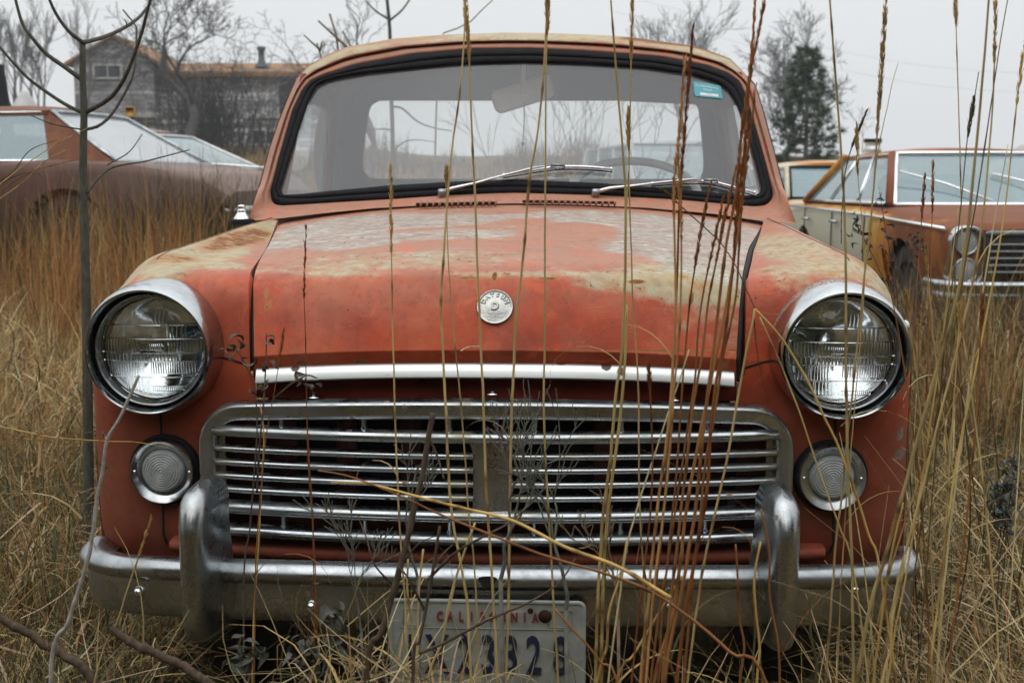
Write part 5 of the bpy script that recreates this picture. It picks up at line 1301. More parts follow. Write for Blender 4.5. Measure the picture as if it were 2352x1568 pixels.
# ================================================================== TREES
def grow(base, h, r0, seed, levels=5, spread=.55, fork=(2, 3), wob=.12, up=.25, first=.32, decay=.72, rdec=.62, mn=.004, seglen=None, bend=0.0, dir0=(0, 0, 1)):
    rg = np.random.default_rng(seed); out = []
    def branch(p, d, ln, r, lv):
        k = 5 if lv < 3 else 3; pts = [p.copy()]; rs = [r]; dd = d.copy()
        for i in range(k):
            dd = dd+rg.normal(0, wob, 3)+np.array([0, 0, up*.12*(1 if lv else 0)]); dd /= np.linalg.norm(dd)
            p = p+dd*ln/k; pts.append(p.copy()); rs.append(r*(1-(1-rdec)*(i+1)/k))
        out.append((np.array(pts), np.maximum(rs, mn), lv))
        if lv >= levels: return
        nb = rg.integers(fork[0], fork[1]+1)
        for j in range(nb):
            a = rg.uniform(0, 2*math.pi); s = spread*rg.uniform(.6, 1.25)
            t = np.cross(dd, [math.cos(a), math.sin(a), .3]); t /= np.linalg.norm(t)+1e-9
            nd = dd*math.cos(s)+t*math.sin(s); nd[2] += up*.3; nd /= np.linalg.norm(nd)
            branch(p if j < 2 else pts[rg.integers(max(1, k-2), k+1)].copy(), nd, ln*decay*rg.uniform(.75, 1.2), rs[-1]*rg.uniform(.7, .95), lv+1)
        if lv >= 1 and rg.random() < .8:   # side twig
            q = pts[rg.integers(1, k)]; a = rg.uniform(0, 2*math.pi); nd = dd+np.array([math.cos(a), math.sin(a), .2])*.9; nd /= np.linalg.norm(nd)
            branch(q.copy(), nd, ln*.6, r*.42, min(levels, lv+2))
    branch(np.array(base, float), np.array(dir0, float), h*first, r0, 0)
    return out
def bare_tree(name, label, group, base, h, r0, seed, mat=None, cat='tree', **kw):
    br = grow((0, 0, 0), h, r0, seed, **kw)
    root = empty(name, base, 0, label, cat, group)
    tk = MB(); cr = MB()
    for pts, rs, lv in br: (tk if lv == 0 else cr).tube(pts, rs, 7 if lv < 2 else 4 if lv < 4 else 3, cap=False)
    tk.build('trunk', mat or M['bark_far'], root); cr.build('crown', mat or M['bark_far'], root)
    return root
def at(px, py, y): p = P(px, py, y); return (p[0], y, gz1(p[0], y)-.05)
GT = 'bare trees around the farm building'
bare_tree('bare_tree', 'big bare tree with gnarled crooked limbs in front of the farm building', GT, at(425, 300, 47), 7.6, .27, 12, mat=bark('dark_grey_bark', (.065, .062, .06), 8), levels=7, spread=.62, wob=.22, first=.30, decay=.74, mn=.011)
for i, (px, y, h, sd, sp) in enumerate([(40, 42, 7.0, 3, .34), (120, 44, 6.6, 8, .30), (185, 50, 7.8, 21, .28)]):
    bare_tree('bare_tree', ['slender bare tree at the far left edge beyond the white tarp heap', 'bare upright tree right of the far left one, beyond the white tarp heap', 'thin bare tree just left of the gable wall'][i], GT, at(px, 300, y), h, .10, sd, levels=6, spread=sp, wob=.10, up=.5, first=.22, decay=.78, mn=.007)
bare_tree('bare_tree', 'wide fan-shaped bare tree behind the right side of the pickup cab', 'bare trees on the right', at(1790, 380, 34), 7.6, .17, 33, levels=8, spread=.62, wob=.11, up=.34, first=.15, decay=.79, mn=.005)
bare_tree('bare_tree', 'faint bare tree seen through the right half of the rear window', 'bare trees on the right', at(1560, 380, 40), 6.5, .10, 57, levels=7, spread=.40, wob=.10, up=.3, first=.2, decay=.78, mn=.006)
bare_tree('bare_tree', 'knotty bare tree seen through the left corner of the rear window', GT, at(868, 380, 22), 3.6, .09, 5, levels=6, spread=.7, wob=.2, first=.45, decay=.66, mn=.004)
bare_tree('bare_tree', 'tiny far bare tree just above the left end of the sedan roof', 'bare trees on the right', at(1992, 380, 50), 2.9, .03, 15, levels=4, spread=.5, first=.35, mn=.006)
# scrub around the trunk by the wall
br = empty('thicket', at(470, 300, 52), 0, 'dense dark thicket of bare stems against the wing wall', 'shrub'); mb = MB()
for i in range(230):
    bx0, by0 = RNG.normal(.2, 1.25), RNG.normal(0, .6); hh = abs(RNG.normal(3.3, .9)); a = RNG.normal(0, .18)
    pts = [np.array([bx0, by0, 0])]; d = np.array([a+RNG.normal(0, .1), RNG.normal(0, .1), 1])
    for k in range(5): d = d+RNG.normal(0, .18, 3)*[1, 1, .2]; pts.append(pts[-1]+d/np.linalg.norm(d)*hh/5)
    mb.tube(np.array(pts), np.linspace(.022, .007, 6), 3, cap=False)
    for j in range(11):
        q = pts[RNG.integers(1, 6)]; d = RNG.normal(0, 1, 3); d[2] = abs(d[2])*.8; d /= np.linalg.norm(d); L_ = RNG.uniform(.3, .8)
        mb.tube([q, q+d*L_*.5, q+d*L_+RNG.normal(0, .08, 3)], [.009, .007, .005], 3, cap=False)
mb.build('stems', bark('dark_stem_bark', (.036, .034, .032), 8), br)
# low dead brush along the far edge
mb = MB(); parts = []
n = 11000; x = RNG.uniform(-30, 26, n); y = RNG.uniform(44, 56, n); pos = np.stack([x, y, gz(x, y)], 1)
hm = .9+.5*np.sin(x*.8)+.35*np.sin(x*2.3+1)
ok = ~((x < -7.0) & (y > 46)) & (x < 7.5); parts.append(blades(pos[ok], (np.abs(RNG.normal(1.0, .35, n))*hm*.8)[ok], np.full(ok.sum(), .05), pick(ok.sum(), ['brown', 'dark', 'olive', 'straw'], (4, 2, 2, 1)), np.abs(RNG.normal(.15, .2, ok.sum())), RNG.normal(.2, .4, ok.sum()), 3, tip=.1))
V, F, C = join(parts); tag(obj('dead_brush', V, F, M['grass'], col=C*.8+.02), 'low dead brush along the far edge of the field', 'brush', kind='stuff')
# pine
pr = empty('pine_tree', at(1848, 380, 27), 0, 'small dark green pine tree behind the right windshield pillar', 'tree'); pb = P(1848, 380, 27); zb = gz1(pb[0], 27)-.05
ztop = P(1845, 112, 27)[2]; Hp = ztop-zb
mb = MB(); mb.tube([(0, 0, 0), (.02, 0, Hp*.5), (-.02, 0, Hp*.97)], [.07, .045, .012], 7)
cl = []; need = MB(); NV = []; 
for i in range(84):
    f = (i/83)**.9; z = Hp*(.06+.92*f); a = i*2.4+RNG.normal(0, .3); ln = (1-f)**.62*.98*RNG.uniform(.55, 1.15)+.08
    ax = np.array([math.cos(a), math.sin(a), .0]); tip = np.array([0, 0, z])+ax*ln+np.array([0, 0, .22*ln+.05]); mid = np.array([0, 0, z])+ax*ln*.5+[0, 0, .02]
    mb.tube([(0, 0, z), mid, tip], [.018, .012, .006], 4, cap=False)
    for k in range(max(2, int(ln*6))):
        q = mid+(tip-mid)*RNG.uniform(-.3, 1.0)+RNG.normal(0, .09, 3); cl.append(q)
    cl.append(tip)
mb.build('trunk', M['bark_far'], pr)
cl = np.array(cl); pos = []; vecs = []
for q in cl:
    k = 50; d = RNG.normal(0, 1, (k, 3)); d[:, 2] = d[:, 2]*.8+.35; d /= np.linalg.norm(d, axis=1)[:, None]; pos.append(np.repeat(q[None], k, 0)); vecs.append(d)
pos = np.concatenate(pos); vecs = np.concatenate(vecs); n = len(pos); w = np.cross(vecs, RNG.normal(0, 1, (n, 3))); w /= np.linalg.norm(w, axis=1)[:, None]; Ln = RNG.uniform(.09, .17, (n, 1))
V = np.stack([pos-w*.006, pos+w*.006, pos+vecs*Ln+w*.002, pos+vecs*Ln-w*.002], 1).reshape(-1, 3); F = np.arange(n*4).reshape(-1, 4)
C = np.repeat(np.clip(np.array([(.050, .082, .042)])*RNG.normal(1, .3, (n, 1)), .008, .2), 4, axis=0); obj('crown', V, F, M['grass'], pr, col=C)

# ================================================================== NEAR SAPLING AND STICKS
def zpx(a): return [(x*.33905, y*.33905) for x, y in a]   # enlarged view -> photo frame
def stick(name, label, pts, y, r, mat, group=None, parent=None, cat='twig', n=6, yvar=.0, parts=()):
    p = np.array([P(a[0], a[1], y+(yvar*i)) for i, a in enumerate(pts)]) if not isinstance(pts, np.ndarray) else pts
    p = spline(p, max(8, len(p)*5)); rr = np.interp(np.linspace(0, 1, len(p)), np.linspace(0, 1, len(r)), r)
    o = MB().tube(p, rr, n).build(name, mat, parent)
    if parent is None: tag(o, label, cat, group)
    return o
SY = 3.05
trunk = [(205, 1568), (203, 1100), (200, 800), (197, 650), (194, 532), (191, 373), (193, 258), (190, 183), (190, 98)]
tp = np.array([P(a, b, SY) for a, b in trunk]); g0 = tp[0].copy(); g0[2] = gz1(g0[0], SY)-.05; tp = np.vstack([g0, tp])
SAP = empty('sapling', (float(g0[0]), SY, 0), 0, 'bare grey-green sapling with curving branches standing just left of the pickup', 'tree'); off = np.array([g0[0], SY, 0])
MB().tube(spline(tp-off, 60), np.interp(np.linspace(0, 1, 60), [0, .4, .75, 1], [.0175, .0140, .0110, .0075]), 10).build('trunk', M['bark_sap'], SAP)
for pts, r in [([(562, 290), (640, 240), (720, 170), (800, 70), (850, -60)], (.0058, .0035)), ([(562, 290), (490, 220), (430, 110), (385, -40)], (.0052, .003)), ([(560, 545), (450, 460), (330, 370), (250, 270), (190, 170), (140, -40)], (.0062, .0032)),
               ([(568, 770), (450, 710), (330, 630), (200, 530), (100, 420), (0, 300), (-60, 240)], (.0050, .0026)), ([(575, 765), (760, 680), (870, 590), (960, 470), (1060, 270), (1120, 150), (1200, -40)], (.0062, .003)),
               ([(570, 875), (640, 860), (720, 790), (800, 650), (860, 500), (870, 350), (865, 180), (845, 140), (750, 30)], (.0042, .0018)), ([(865, 185), (890, 150)], (.0018, .001)), ([(590, 1310), (620, 1220), (700, 1130), (880, 1090), (1000, 1050), (1150, 1000)], (.0034, .0015)), ([(730, 1115), (840, 1030), (905, 900)], (.0020, .0011)),
               ([(560, 880), (500, 860), (495, 820)], (.0022, .001))]:
    q = zpx(pts); p = np.array([P(a, b, SY+RNG.normal(0, .004)) for a, b in q])-off; p[:, 1] += np.linspace(0, RNG.normal(0, .10), len(p))
    MB().tube(spline(p, 24), np.interp(np.linspace(0, 1, 24), [0, 1], r), 7).build('branch', M['bark_sap'], SAP)
def thing_sticks(name, label, base_off, lines, y, mat, cat='tree', group=None, grounded=None):
    root = None; o0 = np.array(P(*lines[0][0][0], y)); o0[2] = gz1(o0[0], y)
    root = empty(name, tuple(map(float, o0)), 0, label, cat, group)
    for i, (pts, r) in enumerate(lines):
        p = np.array([P(a, b, y) for a, b in pts])-o0
        if i == 0 or (grounded and i in grounded): p = np.vstack([[p[0, 0], p[0, 1], -.05], p])
        p[:, 1] += np.linspace(0, RNG.normal(0, .15), len(p)) if i else 0
        m_ = max(8, len(p)*4); MB().tube(spline(p, m_), np.interp(np.linspace(0, 1, m_), [0, 1], r), 6).build('trunk' if i == 0 else 'branch', mat, root)
    return root
thing_sticks('young_tree', 'slim young bare tree rising behind the pickup roof, seen also through the rear window', 0, [([(902, 330), (899, 230), (896, 90), (893, 40), (886, -30)], (.022, .012)), ([(895, 48), (925, 20), (950, -20)], (.010, .006)), ([(894, 46), (860, 22), (835, -5)], (.009, .005)),
    ([(903, 245), (925, 250), (960, 280), (1000, 295), (1040, 302)], (.010, .004)), ([(903, 300), (880, 296), (850, 296)], (.008, .004)), ([(904, 345), (930, 326), (960, 322), (1000, 327)], (.007, .003))], 9.5, M['bark_sap'])
thing_sticks('dead_sapling', 'two crossed bare sticks above the left end of the cab roof', 0, [([(790, 330), (777, 112), (757, 32)], (.010, .006)), ([(800, 112), (770, 84), (733, 50)], (.009, .005))], 7.0, M['bark_twig'], grounded=None)
thing_sticks('dead_sapling', 'short bare stick leaning left above the cab roof', 0, [([(830, 330), (808, 106), (787, 72)], (.010, .006))], 7.4, M['bark_twig'])
thing_sticks('dead_sapling', 'small forked bare twig just left of the cab roof', 0, [([(745, 330), (739, 128), (735, 112), (728, 100)], (.010, .005)), ([(736, 115), (725, 105), (709, 89)], (.006, .003)), ([(736, 112), (742, 98)], (.006, .003))], 6.6, M['bark_twig'])
thing_sticks('dead_sapling', 'thin bare twig arching over the middle of the cab roof', 0, [([(1000, 330), (1018, 82), (1045, 68), (1075, 55), (1100, 30), (1132, 0)], (.010, .003))], 7.2, M['bark_twig'])
for (px, py, y, h, sd) in ((1385, 240, 8.5, 0, 3), (1330, 330, 9.5, 0, 4), (1215, 330, 9.0, 0, 9)):
    p0 = P(px, 400, y); root = bare_tree('dead_sapling', {3: 'leaning bare sapling seen through the right middle of the rear window', 4: 'thin twiggy sapling seen through the centre of the rear window', 9: 'small bare sapling seen left of centre through the rear window'}[sd], None, (p0[0], y, gz1(p0[0], y)), 2.0, .012, sd, M['bark_twig'], cat='tree', levels=4, spread=.35, first=.35, mn=.002)

# ================================================================== TARP HEAP, POST, YELLOW BOX, GRAVEL
def lump(name, mat, cx, y, w, d, h, seed, label, cat, peaks):
    rg = np.random.default_rng(seed); nx, ny = 60, 30; G = []
    for i in range(nx):
        row = []
        for j in range(ny):
            u, v = i/(nx-1)*2-1, j/(ny-1)*2-1
            z = 0
            for (pu, pv, ph, pw) in peaks: z = max(z, ph*max(0, 1-(abs(u-pu)/pw)**1.25-(abs(v-pv)/.9)**1.6))
            z *= h; z += (.035*math.sin(u*23+v*9)+.03*math.sin(u*11-v*17+seed)+.02*math.sin(u*47+v*31))*h*.35*(z > .02)
            row.append((u*w, v*d, z))
        G.append(row)
    z0 = gz1(cx, y)-.05; mb = MB(); mb.grid(np.array(G), flip=True); o = mb.build(name, mat, loc=(cx, y, z0)); return tag(o, label, cat)
p = P(95, 250, 17); lump('tarp_heap', simple('grubby_white_tarp', (.40, .39, .38), .6, 0, .14, 3, .5, 4), float(p[0]), 17, 2.2, .9, P(60, 190, 17)[2]-gz1(p[0], 17), 4, 'heap covered by a grubby white tarp behind the roof of the brown coupe', 'tarp', [(-.10, 0, 1.0, .42), (.22, 0, .80, .32), (-.5, 0, .75, .5)])
p0, p1 = P(-6, 150, 16), P(22, 245, 16); mb = MB(); mb.tube([(p1[0]+.15, 0, gz1(-6, 16)-.05), (p0[0], 0, p0[2])], [.10, .085], 8); o = mb.build('leaning_post', M['rubber'], loc=(0, 16, 0)); tag(o, 'dark leaning post at the far left edge by the white tarp heap', 'post')
p = P(299, 257, 15.2); yb = empty('yellow_marker', (float(p[0]), 15.2, gz1(p[0], 15.2)), 0, 'small square yellow marker on a dark post beside the thicket', 'marker')
mb = MB(); mb.box((0, 0, p[2]-yb.location[2]), (.125, .03, .125), None, .008); mb.build('sign_plate', simple('amber_plastic', (.50, .25, .04), .5, 0, .1), yb)
mb = MB(); mb.tube([(-.01, .03, 0), (0, .03, p[2]-yb.location[2]-.05)], .022, 6); mb.build('post', M['dark'], yb)
p = P(2330, 330, 42); lump('gravel_mound', simple('pale_gravel', (.36, .34, .34), .9, 0, .2, 3), float(p[0]+.8), 42, 2.6, 1.5, P(2340, 312, 42)[2]-gz1(p[0], 42), 2, 'pale grey mound beyond the sedan at the far right edge', 'mound', [(0, 0, 1.0, .9)])
# overhead wires
for i, (a, b) in enumerate((((470, 60), (1500, 150)), ((470, 110), (1500, 190)), ((1700, 60), (2400, 170)), ((1700, 100), (2400, 215)))):
    pa, pb_ = P(*a, 85), P(*b, 95); d = pb_-pa; mb = MB(); q = [pa+d*t-np.array([0, 0, .8*math.sin(t*math.pi)]) for t in np.linspace(-.35, 1.5, 24)]
    o = MB().tube(np.array(q), .006, 4).build('overhead_wire', M['bark_far']); tag(o, ['thin overhead wire above the farm building roof, the upper one', 'thin overhead wire above the farm building roof, the lower one', 'thin overhead wire above the right sedan, the upper one', 'thin overhead wire above the right sedan, the lower one'][i], 'wire', 'faint overhead wires in the sky')

# dark wood added behind the viewer: dims the truck front, darkens chrome and lamp glass
n = 30000; a = RNG.uniform(math.radians(188), math.radians(352), n); rr = RNG.uniform(8.5, 13, n); h = np.abs(RNG.uniform(0, 1, n))*(6.2+1.6*np.sin(a*9)+.8*np.sin(a*23))
x = rr*np.cos(a); y = rr*np.sin(a); pos = np.stack([x, y, h-.2], 1)
V, F, C = blades(pos, RNG.uniform(.4, .9, n), RNG.uniform(.25, .5, n), pick(n, ['dark', 'olive', 'brown', 'green'], (4, 1, .2, 5))*np.array([.80, 1.0, 1.35]), RNG.uniform(0, 2.6, n), RNG.normal(.3, .4, n), 1, tip=.4)
tag(obj('unseen_wood', V, F, M['grass'], col=C), 'dark wood added behind the viewer to dim the front of the pickup', 'unseen_wood', kind='stuff')
# ================================================================== TALL STALKS IN FRONT OF THE TRUCK
STK = []
def stem_col(n, c, jt=(.08, .03, .015), seed=0):
    rg = np.random.default_rng(seed); C = np.tile(np.array(c, float), (n, 1))
    C *= 1+.10*np.sin(np.arange(n)*.7+seed)[:, None]
    node = rg.integers(3, max(5, n-2), max(1, n//14))
    for k in node:
        C[k] = C[k]*.3+np.array(jt)*.7
        for q in (k+1, k+2):
            if q < n: C[q] = C[q]*.6+np.array((.24, .09, .03))*.4
    return C
def stalk(pts, y, r=(.0012, .0026), col='straw', head=None, leaves=0, desc=None, seed=0, jitter=.0, down=True, fluff=1.0, lean=0.0):
    """pts: photo frame points, top first; `head`: (y0, y1) frame rows covered by the seed head"""
    rg = np.random.default_rng(seed+100); p = np.array([P(a, b, y+lean*(i/len(pts))) for i, (a, b) in enumerate(pts)])
    if down:
        d = p[-1]-p[-2]; d = d/np.linalg.norm(d); zt = gz1(p[-1][0], y); k = (p[-1][2]-zt)
        dx = np.clip(d[0]/max(.3, -d[2]), -.5, .5)*.5
        p = np.vstack([p, p[-1]+np.array([dx*k*.6, 0, -k*.6]), p[-1]+np.array([dx*k*.8, 0, -k-.02])])
    base = p[-1].copy(); n = max(16, len(p)*7); q = spline(p, n); q[1:-1] += np.cumsum(rg.normal(0, .0003, (n-2, 3)), axis=0)*[1, .3, 0]*np.sin(np.linspace(0, math.pi, n-2))[:, None]; r = (r[0]*.8, r[1]*.80); rr = np.interp(np.linspace(0, 1, n), [0, .25, 1], [r[0], (r[0]+r[1])/2, r[1]])
    c0 = np.clip(np.array(PAL[col] if isinstance(col, str) else col)*rg.normal(1, .10)*(np.array([1.45, 1.60, 1.60]) if col in ('straw', 'gold', 'pale') or not isinstance(col, str) else 1), .01, .8)
    root = empty('grass_stalk', tuple(map(float, base)), 0, None, 'grass stalk', 'tall dry stalks standing in front of the pickup')
    cc = stem_col(n, c0, seed=seed); dk = cc.sum(1) < .62*np.median(cc.sum(1)); rr = np.where(dk, rr*1.35, rr); V, F = tube_geo(q-base, rr, 6); C = np.repeat(cc, 6, axis=0)
    obj('stem', V, F, M['stalk'], root, col=C)
    if head:
        pyq = np.array([784-((v[2]-CAMH)*CP+v[1]*SP)/((v[1]*CP-(v[2]-CAMH)*SP))*FPX for v in q])
        idx = [i for i in range(n) if head[0] <= pyq[i] <= head[1]]
        if len(idx) > 1:
            seg = q[idx]; m = int(90*fluff*max(1, len(idx)/8)); t = rg.random(m)*(len(seg)-1); i0 = t.astype(int); i1 = np.minimum(i0+1, len(seg)-1); f = (t-i0)[:, None]
            pos = seg[i0]*(1-f)+seg[i1]*f-base; tn = seg[0]-seg[-1]; tn /= np.linalg.norm(tn)
            env = np.sin(np.clip(t/(len(seg)-1), .03, .97)*math.pi)**.5
            a = rg.uniform(0, 2*math.pi, m); rad = np.stack([np.cos(a), np.sin(a), 0*a], 1)
            d = tn[None]*.95+rad*.30*rg.uniform(.3, 1.1, (m, 1)); d /= np.linalg.norm(d, axis=1)[:, None]; w = np.cross(d, rad); w /= np.linalg.norm(w, axis=1)[:, None]
            Ln = rg.uniform(.006, .012, (m, 1)); pos = pos+rad*.0016*fluff*env[:, None]
            ww = .0011
            Vh = np.stack([pos-w*ww*.5, pos+w*ww*.5, pos+d*Ln*.5+w*ww, pos+d*Ln, pos+d*Ln*.5-w*ww], 1).reshape(-1, 3); Fh = [tuple(range(5*k, 5*k+5)) for k in range(m)]
            hc = np.clip(c0*np.array([.85, .72, .6])*rg.normal(1, .25, (m, 1)), .01, .8); obj('seed_head', Vh, Fh, M['stalk'], root, col=np.repeat(hc, 5, axis=0), smooth=False)
    if leaves == 0 and down and seed % 3 == 0: leaves = 1
    for k in range(leaves):
        i = rg.integers(int(n*.25), int(n*.85)); s_ = rg.choice([-1, 1]); a = rg.uniform(-.4, .4)
        V, F, C = blades((q[i]-base)[None], np.array([rg.uniform(.08, .22)]), np.array([.004]), np.clip(c0[None]*rg.uniform(.9, 1.3), 0, .8), np.array([rg.uniform(.2, .9)]), np.array([rg.uniform(.4, 2.4)]), 8, tip=.1, az=np.array([a if s_ > 0 else math.pi+a]))
        obj('leaf', V, F, M['stalk'], root, col=C)
    mid = pts[len(pts)//2]; STK.append((root, desc, pts[0][0] if pts[0][1] > 0 else mid[0], mid[0], bool(head), col)); return root
stalk([(1068, -60), (1069, 0), (1072, 60), (1078, 140), (1084, 300), (1092, 480), (1098, 640), (1106, 800), (1116, 1000), (1124, 1180), (1136, 1330), (1150, 1568)], 1.60, (.0012, .0026), 'straw', (-70, 150), desc='tall straw stalk with a thick fluffy seed head, passing just left of the badge', seed=1, fluff=1.5)
stalk([(1068, -60), (1067, 60), (1062, 140), (1052, 240), (1040, 330), (1030, 450), (1021, 600), (1017, 680), (1022, 800), (1030, 950), (1037, 1060), (1050, 1200), (1075, 1340), (1085, 1450)], 1.58, (.0010, .0026), 'straw', desc='tall plain straw stalk, first to the left of the fluffy headed one', seed=2)
stalk([(1256, -60), (1257, 0), (1252, 100), (1246, 200), (1232, 320), (1215, 420), (1203, 560), (1194, 660), (1184, 760), (1176, 900), (1172, 1010), (1168, 1200), (1165, 1400), (1160, 1568)], 1.62, (.0012, .0028), 'straw', (-60, 50), desc='tall straw stalk passing just right of the badge', seed=3, leaves=1)
stalk([(1262, -60), (1257, 60), (1253, 200), (1250, 500), (1246, 800), (1243, 900), (1248, 1060), (1256, 1250), (1264, 1400), (1275, 1568)], 1.60, (.0010, .0022), 'straw', (-60, 90), desc='thin straight stalk to the right of the badge, behind the wiper clip', seed=4)
stalk([(1400, -60), (1403, 0), (1412, 120), (1424, 260), (1434, 380), (1438, 450), (1437, 640), (1432, 800), (1420, 900), (1405, 1060), (1385, 1250), (1375, 1450)], 1.60, (.0013, .0031), (.42, .30, .12), desc='thick yellow stalk bowing to the right over the right half of the hood', seed=5, leaves=1)
stalk([(1439, 700), (1437, 800), (1428, 920), (1414, 1040), (1394, 1200), (1384, 1400)], 1.61, (.0022, .0028), (.40, .28, .12), desc='short cut yellow stalk beside the thick bowed one, in front of the grille', seed=6)
stalk([(1452, -60), (1452, 0), (1450, 100), (1448, 200), (1445, 300), (1443, 420), (1447, 560), (1452, 700), (1462, 850), (1467, 950), (1468, 1080), (1470, 1180), (1478, 1400)], 1.66, (.0009, .0018), 'straw', (-60, 150), desc='slender stalk with a narrow braided head, right of the thick bowed one', seed=7)
stalk([(1445, 250), (1442, 300), (1441, 360), (1440, 470)], 1.66, (.0006, .0010), 'straw', (240, 350), desc='small spike seen against the rear window between the two middle right stalks', seed=8, down=False)
stalk([(897, 385), (898, 430), (899, 560), (901, 700), (904, 850), (908, 1000), (914, 1130), (925, 1280), (935, 1450)], 1.66, (.0009, .0020), 'straw', (380, 600), desc='lone straw stalk left of centre ending in a spike at the cowl', seed=9)
stalk([(1026, 390), (1026, 470), (1030, 600), (1040, 740), (1050, 850), (1060, 960), (1068, 1060), (1075, 1180), (1090, 1350)], 1.68, (.0007, .0018), 'straw', (385, 450), desc='thin stalk whose small tip ends beside the left wiper pivot', seed=10, leaves=1)
stalk([(703, 515), (701, 600), (699, 680), (702, 760), (704, 860), (706, 960), (712, 1080), (718, 1200), (722, 1400)], 1.66, (.0006, .0014), 'rust', (510, 700), desc='thin reddish stalk left of centre ending on the hood', seed=11, fluff=.4)
stalk([(652, 760), (640, 840), (630, 900), (612, 1000), (600, 1120), (590, 1250), (585, 1400)], 1.66, (.0006, .0016), 'orange', (755, 860), desc='short orange stalk in front of the left end of the hood trim', seed=12, fluff=.4)
stalk([(598, 930), (606, 1000), (600, 1120), (590, 1300), (580, 1450)], 1.68, (.001, .0018), 'gold', desc='short golden stem before the left corner of the grille', seed=13)
stalk([(703, 880), (706, 1000), (710, 1100), (720, 1230), (728, 1400)], 1.68, (.0007, .0013), 'rust', desc='thin red stem before the left part of the grille', seed=14)
RB = [([(1765, -40), (1745, 60), (1722, 180), (1702, 330), (1690, 450), (1668, 560), (1650, 700), (1640, 800), (1615, 1000), (1600, 1150), (1570, 1350), (1530, 1568)], .0032, (-50, 520)),
      ([(1738, -40), (1728, 100), (1715, 240), (1708, 380), (1700, 480), (1680, 620), (1655, 760), (1630, 880), (1600, 1020), (1570, 1200), (1545, 1400), (1500, 1568)], .0034, (-50, 560)),
      ([(1592, 60), (1582, 180), (1570, 330), (1560, 480), (1556, 640), (1551, 740), (1546, 880), (1540, 1000), (1525, 1180), (1500, 1400), (1480, 1568)], .0026, (50, 420)),
      ([(1573, 130), (1562, 300), (1548, 420), (1550, 560), (1553, 700), (1548, 820), (1535, 980), (1515, 1150), (1495, 1330), (1470, 1568)], .0026, (120, 520)),
      ([(1632, 420), (1605, 560), (1590, 650), (1582, 720), (1570, 860), (1562, 960), (1550, 1100), (1530, 1280), (1515, 1450)], .0020, (410, 640)),
      ([(1690, 390), (1665, 500), (1645, 600), (1625, 700), (1610, 820), (1590, 930), (1575, 1060), (1558, 1200), (1540, 1380), (1520, 1568)], .0030, (380, 620)),
      ([(1716, 290), (1700, 420), (1690, 520), (1680, 640), (1665, 760), (1645, 880), (1630, 1000), (1620, 1130), (1590, 1300), (1560, 1500)], .0034, (280, 640)),
      ([(1556, 330), (1563, 480), (1566, 620), (1560, 780), (1548, 900), (1538, 1040), (1520, 1200), (1490, 1450)], .0022, (320, 560)),
      ([(1660, 460), (1640, 560), (1618, 660), (1604, 760), (1598, 860), (1580, 980), (1560, 1120), (1535, 1300), (1505, 1500)], .0024, (450, 640)),
      ([(1735, 200), (1722, 320), (1706, 440), (1698, 560), (1690, 680), (1660, 820), (1640, 950), (1615, 1080), (1600, 1220), (1580, 1400)], .0026, (190, 520)),
      ([(1490, 840), (1496, 960), (1500, 1060), (1495, 1180), (1480, 1330), (1460, 1500)], .0018, (830, 930))]
for i, (pts, r, hd) in enumerate(RB):
    stalk(pts, 1.42+.028*(i*5 % 7), (.0012, r), ['orange', (.34, .15, .055), 'rust', (.38, .20, .08)][i % 4], hd, seed=30+i, fluff=.9, desc=None if i else 'longest reddish stalk of the bundle, reaching the frame top over the right pillar')
stalk([(1525, 440), (1540, 451), (1575, 485), (1611, 518), (1653, 560), (1685, 607), (1712, 660), (1734, 708)], 1.60, (.0014, .0009), 'olive', (435, 470), desc='knotty thin stem arching down over the right edge of the hood', seed=50, down=False)
stalk([(1734, 708), (1729, 740), (1716, 798), (1696, 907), (1673, 1039), (1650, 1150), (1600, 1400)], 1.60, (.0018, .0022), 'straw', desc='straw stem running down left from the bend above the right hood seam', seed=51)
stalk([(1735, 710), (1797, 779), (1856, 876), (1894, 958), (1925, 1020), (1960, 1110), (2000, 1230), (2030, 1330)], 1.60, (.0019, .0022), 'gold', desc='bent golden stem crossing the right headlight diagonally', seed=52)
stalk([(1745, 728), (1790, 829), (1837, 950), (1868, 1039), (1900, 1130), (1930, 1210), (1965, 1330)], 1.61, (.0012, .0016), 'straw', desc='bent straw stem crossing the left edge of the right headlight', seed=53)
stalk([(1731, 724), (1743, 833), (1766, 926)], 1.60, (.0012, .0006), 'brown', desc='short drooping brown leaf between hood seam and right headlight', seed=54, down=False)
stalk([(1583, 802), (1565, 860), (1546, 915), (1505, 1039), (1460, 1180), (1430, 1330)], 1.50, (.0010, .0018), 'pale', desc='pale thin stalk crossing behind the reddish bundle in front of the hood trim', seed=55)
stalk([(1900, -60), (1906, 0), (1918, 170), (1930, 330), (1937, 450), (1941, 600), (1943, 750), (1944, 900), (1948, 1060), (1954, 1200), (1958, 1330), (1960, 1500)], 1.60, (.0014, .0028), (.34, .25, .11), desc='long straight stalk crossing the centre of the right headlight', seed=60)
stalk([(2038, -60), (2035, 0), (2030, 80), (2024, 160), (2018, 240), (2012, 330), (2006, 420), (1998, 520), (1985, 620), (1970, 740), (1955, 880), (1943, 1000), (1930, 1150), (1915, 1300)], 1.62, (.0010, .0022), (.32, .22, .10), (-60, 330), desc='stalk with a long dark seed head standing against the sky right of the pine', seed=61, fluff=1.3)
stalk([(2063, 145), (2050, 190), (2038, 250), (2022, 330), (2010, 420), (2000, 520)], 1.63, (.0005, .0009), 'pale', desc='hair-thin curling stem beside the long dark seed head', seed=62, down=False)
